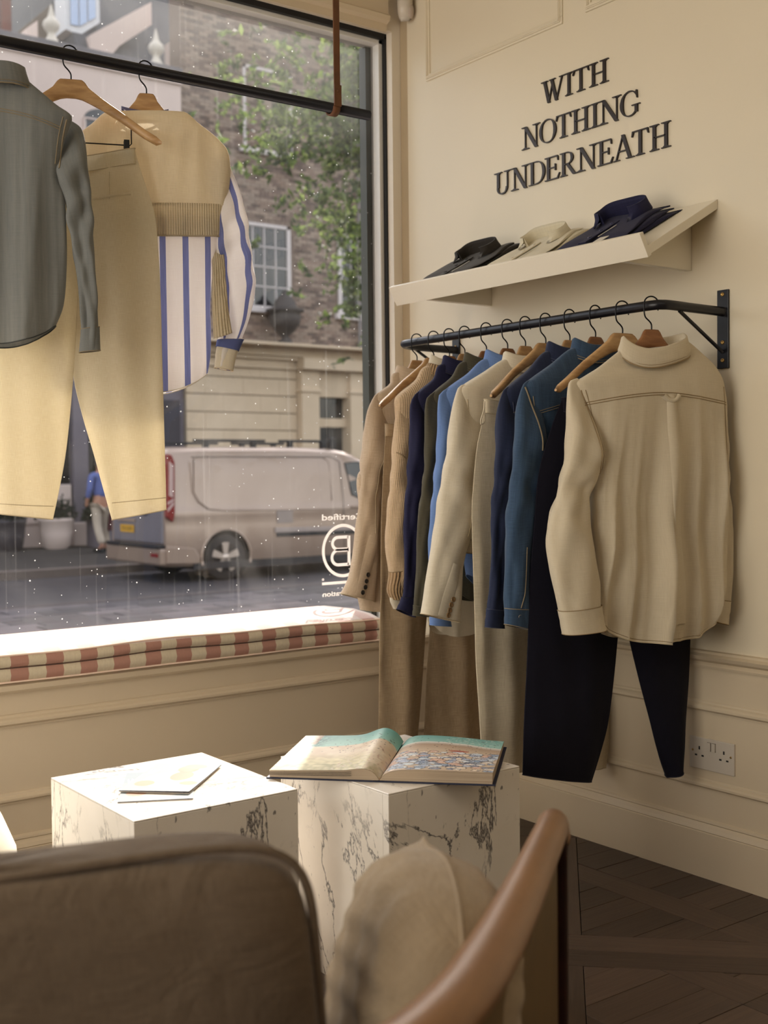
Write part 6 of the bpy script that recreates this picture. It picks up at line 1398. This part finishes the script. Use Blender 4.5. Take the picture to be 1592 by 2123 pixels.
for wx in (.93, 4.0):
    for sd in (0, 1):
        sg = -1 if sd == 0 else 1; yb = .03 if sd == 0 else VWd-.03
        m = MB(); m.lathe([(.20, yb), (.315, yb), (.335, yb-sg*.02), (.335, yb-sg*.20), (.30, yb-sg*.22), (.20, yb-sg*.22)], (wx, 0, .335), 40, 1, caps=(0, 1)); w_ = m.build('wheel', tyre, van)
        m = MB(); m.lathe([(.225, yb+sg*.002), (.23, yb+sg*.006), (.215, yb+sg*.004), (.205, yb-sg*.03), (.001, yb-sg*.04)], (wx, 0, .335), 36, 1, caps=(0, 0)); m.build('wheel_rim', plain('dark_rim_well', rgb(40, 36, 38), .5, .5), w_)
        m = MB()
        for k in range(5):
            A = 2*PI*k/5+.3; c, s = math.cos(A), math.sin(A); P = lambda r, t: (wx+c*r-s*t, yb+sg*.008, .335+s*r+c*t); Q = lambda r, t: (wx+c*r-s*t, yb-sg*.02, .335+s*r+c*t)
            pr = [(.03, -.03), (.215, -.055), (.222, 0), (.215, .055), (.03, .03)]; vs_ = [P(*q) for q in pr]+[Q(*q) for q in pr]
            m.add(vs_, [(0, 1, 2, 3, 4), (9, 8, 7, 6, 5)]+[(i, (i+1) % 5, 5+(i+1) % 5, 5+i) for i in range(5)])
        m.lathe([(.055, yb+sg*.012), (.05, yb+sg*.018), (.001, yb+sg*.02)], (wx, 0, .335), 16, 1, caps=(0, 0)); m.build('spokes', alloy, w_)
    m = MB(); m.tube([(wx+.405*math.cos(A), -.004, .34+.405*math.sin(A)) for A in [lerp(-.25, PI+.25, k/24) for k in range(25)]], .018, 8); m.build('arch_lip', van_p, van)
    m = MB(); m.lathe([(.395, .05), (.395, .32), (.001, .32)], (wx, 0, .34), 30, 1, caps=(0, 0)); m.build('wheel_arch_liner', blackp, van)
def vpoly(nm, pts, y, t, mat, bev=.004): m = MB(); m.prism(pts, 1, y-t, y+t); return m.build(nm, mat, van, bev)
vpoly('rear_side_bumper', [(-.02, .28), (.5, .26), (.5, .36), (.42, .50), (-.02, .54)], .03, .035, van_p, .02)
m = MB(); m.box((-.10, .03, .26), (.05, VWd-.03, .50)); m.build('rear_bumper', van_p, van, .03); m = MB(); m.box((-.12, .10, .50), (.02, VWd-.1, .55)); m.build('bumper_step', blackp, van, .01)
m = MB(); m.box((-.11, .12, .38), (-.095, .34, .43)); m.build('reflector', redl, van)
m = MB(); m.box((.40, .0, .18), (4.7, VWd, .28)); m.build('underbody', blackp, van)
vpoly('tail_lamp', [(-.01, .95), (.085, .87), (.115, 1.0), (.125, 1.72), (.085, 1.82), (.0, 1.84), (-.015, 1.7)], .045, .05, redl, .015)
vpoly('tail_lamp_lens', [(.02, 1.25), (.085, 1.22), (.095, 1.68), (.03, 1.74)], -.0, .012, clr, .004)
vpoly('tail_lamp_stripe', [(.0, 1.02), (.09, 1.12), (.09, 1.17), (.0, 1.07)], -.002, .012, clr, .002); vpoly('tail_lamp_stripe', [(.0, 1.12), (.09, 1.18), (.09, 1.21), (.0, 1.16)], -.002, .012, clr, .002)
m = MB(); m.tube([(.42, .004, 1.76), (.42, .01, 1.3), (.50, .002, 1.16), (.66, -.004, 1.045), (.9, -.006, 1.02), (2.0, -.004, 1.0), (3.6, -.0, .98), (4.3, .02, .96)], .010, 6); m.build('body_crease', van_p, van)
m = MB(); m.tube([(.42, .085, 1.80), (2.85, .075, 1.80), (3.0, .075, 1.72), (3.02, .0, 1.1), (3.02, -.004, .35)], .0045, 5); m.build('door_shut_line', blackp, van)
m = MB(); m.tube([(.45, .07, 1.62), (.47, .085, 1.78), (.6, .095, 1.80), (2.7, .088, 1.79), (2.8, .08, 1.72), (2.82, .02, 1.12)], .006, 6); m.build('panel_crease', van_p, van)
vpoly('rubbing_strip', [(1.75, .66), (3.9, .64), (3.9, .70), (1.75, .74)], -.016, .016, plain('strip', rgb(170, 156, 150), .3, .3), .008); vpoly('rubbing_strip_base', [(1.78, .60), (3.9, .58), (3.9, .645), (1.78, .665)], -.008, .012, blackp, .004)
m = MB(); m.prism([(3.10, 1.70), (3.35, 1.72), (3.62, 1.56), (3.95, 1.20), (3.4, 1.13), (3.20, 1.20)], 1, .02, .075); wn_ = m.build('side_window', dkglass, van, .01)
for v_ in wn_.data.vertices: v_.co.y += (v_.co.z-1.1)*.10
m = MB(); m.tube([(3.10, .075, 1.70), (3.35, .08, 1.72), (3.62, .065, 1.56), (3.95, .03, 1.20), (3.4, .02, 1.13), (3.20, .03, 1.20)], .011, 6, True); m.build('window_rubber', blackp, wn_)
m = MB(); m.box((3.16, -.03, .99), (3.36, .0, 1.03)); m.build('door_handle', van_p, van, .008)
sg2 = vpoly('fuel_flap_label', [(1.80, .80), (2.08, .80), (2.08, 1.0), (1.80, 1.0)], .0, .006, plain('grey_label', rgb(150, 136, 128), .6), .002)
# rear doors, plate, handle
for k, (a, b) in enumerate(((.14, .955), (.965, VWd-.14))): m = MB(); m.box((-.022, a, .56), (.05, b, 1.80)); m.build('rear_door', plain('van_paint_rear', rgb(128, 124, 132), .3, .35), van, .02)
m = MB(); m.box((-.032, 1.02, 1.20), (-.018, VWd-.24, 1.70)); m.build('rear_window', dkglass, van, .01)
np_ = MB(); np_.box((-.04, 1.05, .70), (-.028, 1.50, .81)); npl = np_.build('number_plate', plain('yellow_plate', rgb(214, 160, 30), .4), van, .002)
for k, (yy, w_) in enumerate(((1.115, .035), (1.17, .035), (1.225, .03), (1.30, .03), (1.36, .035), (1.42, .035))): m = MB(); m.box((-.0405, yy-w_/2, .725), (-.040, yy-w_/2+.010, .785)); m.box((-.0405, yy+w_/2-.010, .725), (-.040, yy+w_/2, .785)); m.box((-.0405, yy-w_/2, .75+.012*(k % 3)), (-.040, yy+w_/2, .758+.012*(k % 3))); m.build('plate_character', dark_m, npl)
m = MB(); m.box((-.045, 1.0, .86), (-.02, 1.6, .90)); m.build('plate_light_bar', van_p, van, .006)
m = MB(); m.tube([(-.03, .60, .98), (-.06, .62, .985), (-.06, .78, .985), (-.03, .80, .98)], .016, 8); m.build('rear_handle', blackp, van)
for x0, x1 in ((.55, 1.75), (2.0, 3.0)):
    m = MB(); m.box((x0, .22, 2.02), (x1, .27, 2.06)); m.box((x0, VWd-.27, 2.02), (x1, VWd-.22, 2.06))
    for xx in (x0+.2, x1-.2):
        m.box((xx-.04, .2, 1.93), (xx+.03, .29, 2.03)); m.box((xx-.04, VWd-.29, 1.93), (xx+.03, VWd-.2, 2.03))
    m.build('roof_rack_bar', blackp, van, .005)
m = MB(); m.box((2.92, .2, 1.93), (3.02, .32, 2.10)); m.build('rack_end', blackp, van, .01)

# ------------------------------------------------------------ pedestrian beyond the trousers
per = thing('person', 'person in blue shirt and cream trousers walking away with dark red bag', 'person', (9.06, 20.9, PZ), R(12))
def skin(name, nodes, edges, mat, sub=2):
    me = bpy.data.meshes.new(name); me.from_pydata([n[:3] for n in nodes], edges, []); o = bpy.data.objects.new(name, me); link(o, per)
    o.modifiers.new('skin', 'SKIN'); 
    sv = me.skin_vertices[0].data if me.skin_vertices else None
    if sv is None:
        bm = bmesh.new(); bm.from_mesh(me); bm.verts.layers.skin.verify(); bm.to_mesh(me); bm.free(); sv = me.skin_vertices[0].data
    for i, n in enumerate(nodes): sv[i].radius = (n[3], n[4] if len(n) > 4 else n[3])
    sv[0].use_root = True
    s = o.modifiers.new('sub', 'SUBSURF'); s.levels = s.render_levels = sub; me.materials.append(mat)
    o.modifiers[0].use_smooth_shade = True; return o
skn = plain('skin_tone', rgb(176, 128, 104), .6)
# one continuous body: pelvis root, torso, neck, head, arms, legs
bn = [(0, 0, .93, .15, .11), (0, 0, 1.12, .13, .095), (0, 0, 1.32, .16, .10), (0, 0, 1.44, .12, .08), (0, 0, 1.52, .055), (0, .01, 1.62, .085, .09), (0, .01, 1.72, .075, .085),
      (.2, 0, 1.42, .055), (.25, .02, 1.16, .042), (.26, -.06, .92, .034), (.26, -.08, .84, .035, .02), (-.2, 0, 1.42, .055), (-.26, -.02, 1.16, .042), (-.25, .08, .93, .034), (-.25, .1, .85, .035, .02),
      (.09, 0, .86, .09), (.10, .05, .50, .062), (.10, -.02, .10, .042), (.10, .10, .05, .04, .03), (-.09, 0, .86, .09), (-.10, -.02, .50, .062), (-.10, -.16, .12, .042), (-.10, -.04, .05, .04, .03)]
be = [(0, 1), (1, 2), (2, 3), (3, 4), (4, 5), (5, 6), (3, 7), (7, 8), (8, 9), (9, 10), (3, 11), (11, 12), (12, 13), (13, 14), (0, 15), (15, 16), (16, 17), (17, 18), (0, 19), (19, 20), (20, 21), (21, 22)]
skin('body', bn, be, skn)
skin('shirt', [(0, 0, .98, .17, .125), (0, 0, 1.15, .16, .115), (0, 0, 1.34, .18, .115), (0, 0, 1.44, .125, .09), (.2, 0, 1.42, .068), (.25, .02, 1.16, .056), (.26, -.04, 1.0, .05), (-.2, 0, 1.42, .068), (-.26, -.02, 1.16, .056), (-.255, .05, 1.0, .05)], [(0, 1), (1, 2), (2, 3), (3, 4), (4, 5), (5, 6), (3, 7), (7, 8), (8, 9)], plain('blue_cotton', rgb(92, 104, 160), .8))
skin('trousers', [(0, 0, .94, .165, .125), (.095, 0, .84, .105), (.10, .05, .50, .085), (.10, -.02, .13, .07), (-.095, 0, .84, .105), (-.10, -.02, .50, .085), (-.10, -.16, .15, .07)], [(0, 1), (1, 2), (2, 3), (0, 4), (4, 5), (5, 6)], plain('cream_cotton', rgb(190, 174, 156), .8))
m = MB(); m.lathe([(.001, 1.80), (.06, 1.795), (.092, 1.74), (.098, 1.68), (.09, 1.62), (.06, 1.58)], (0, -.012, 0), 18, caps=(0, 0)); m.build('hair', plain('grey_hair', rgb(110, 100, 92), .8), per)
for x, y in ((.10, .08), (-.10, -.06)): m = MB(); m.box((x-.045, y-.12, 0), (x+.045, y+.14, .07)); m.build('shoe', dark_m, per, .02)
hb = thing('handbag', 'dark red handbag carried by the passer-by', 'bag', (9.33, 20.78, PZ+.40), R(12))
m = MB(); m.prism([(-.20, 0), (.20, 0), (.15, .34), (-.15, .34)], 1, -.06, .06); m.build('bag_body', plain('oxblood_leather', rgb(70, 24, 26), .4), hb, .02)
m = MB(); m.tube([tuple(p) for p in catmull([(-.10, 0, .33), (-.08, 0, .46), (0, 0, .52), (.08, 0, .46), (.10, 0, .33)], 16)], .01, 6); m.build('bag_handle', plain('oxblood_handle', rgb(60, 20, 22), .4), hb)
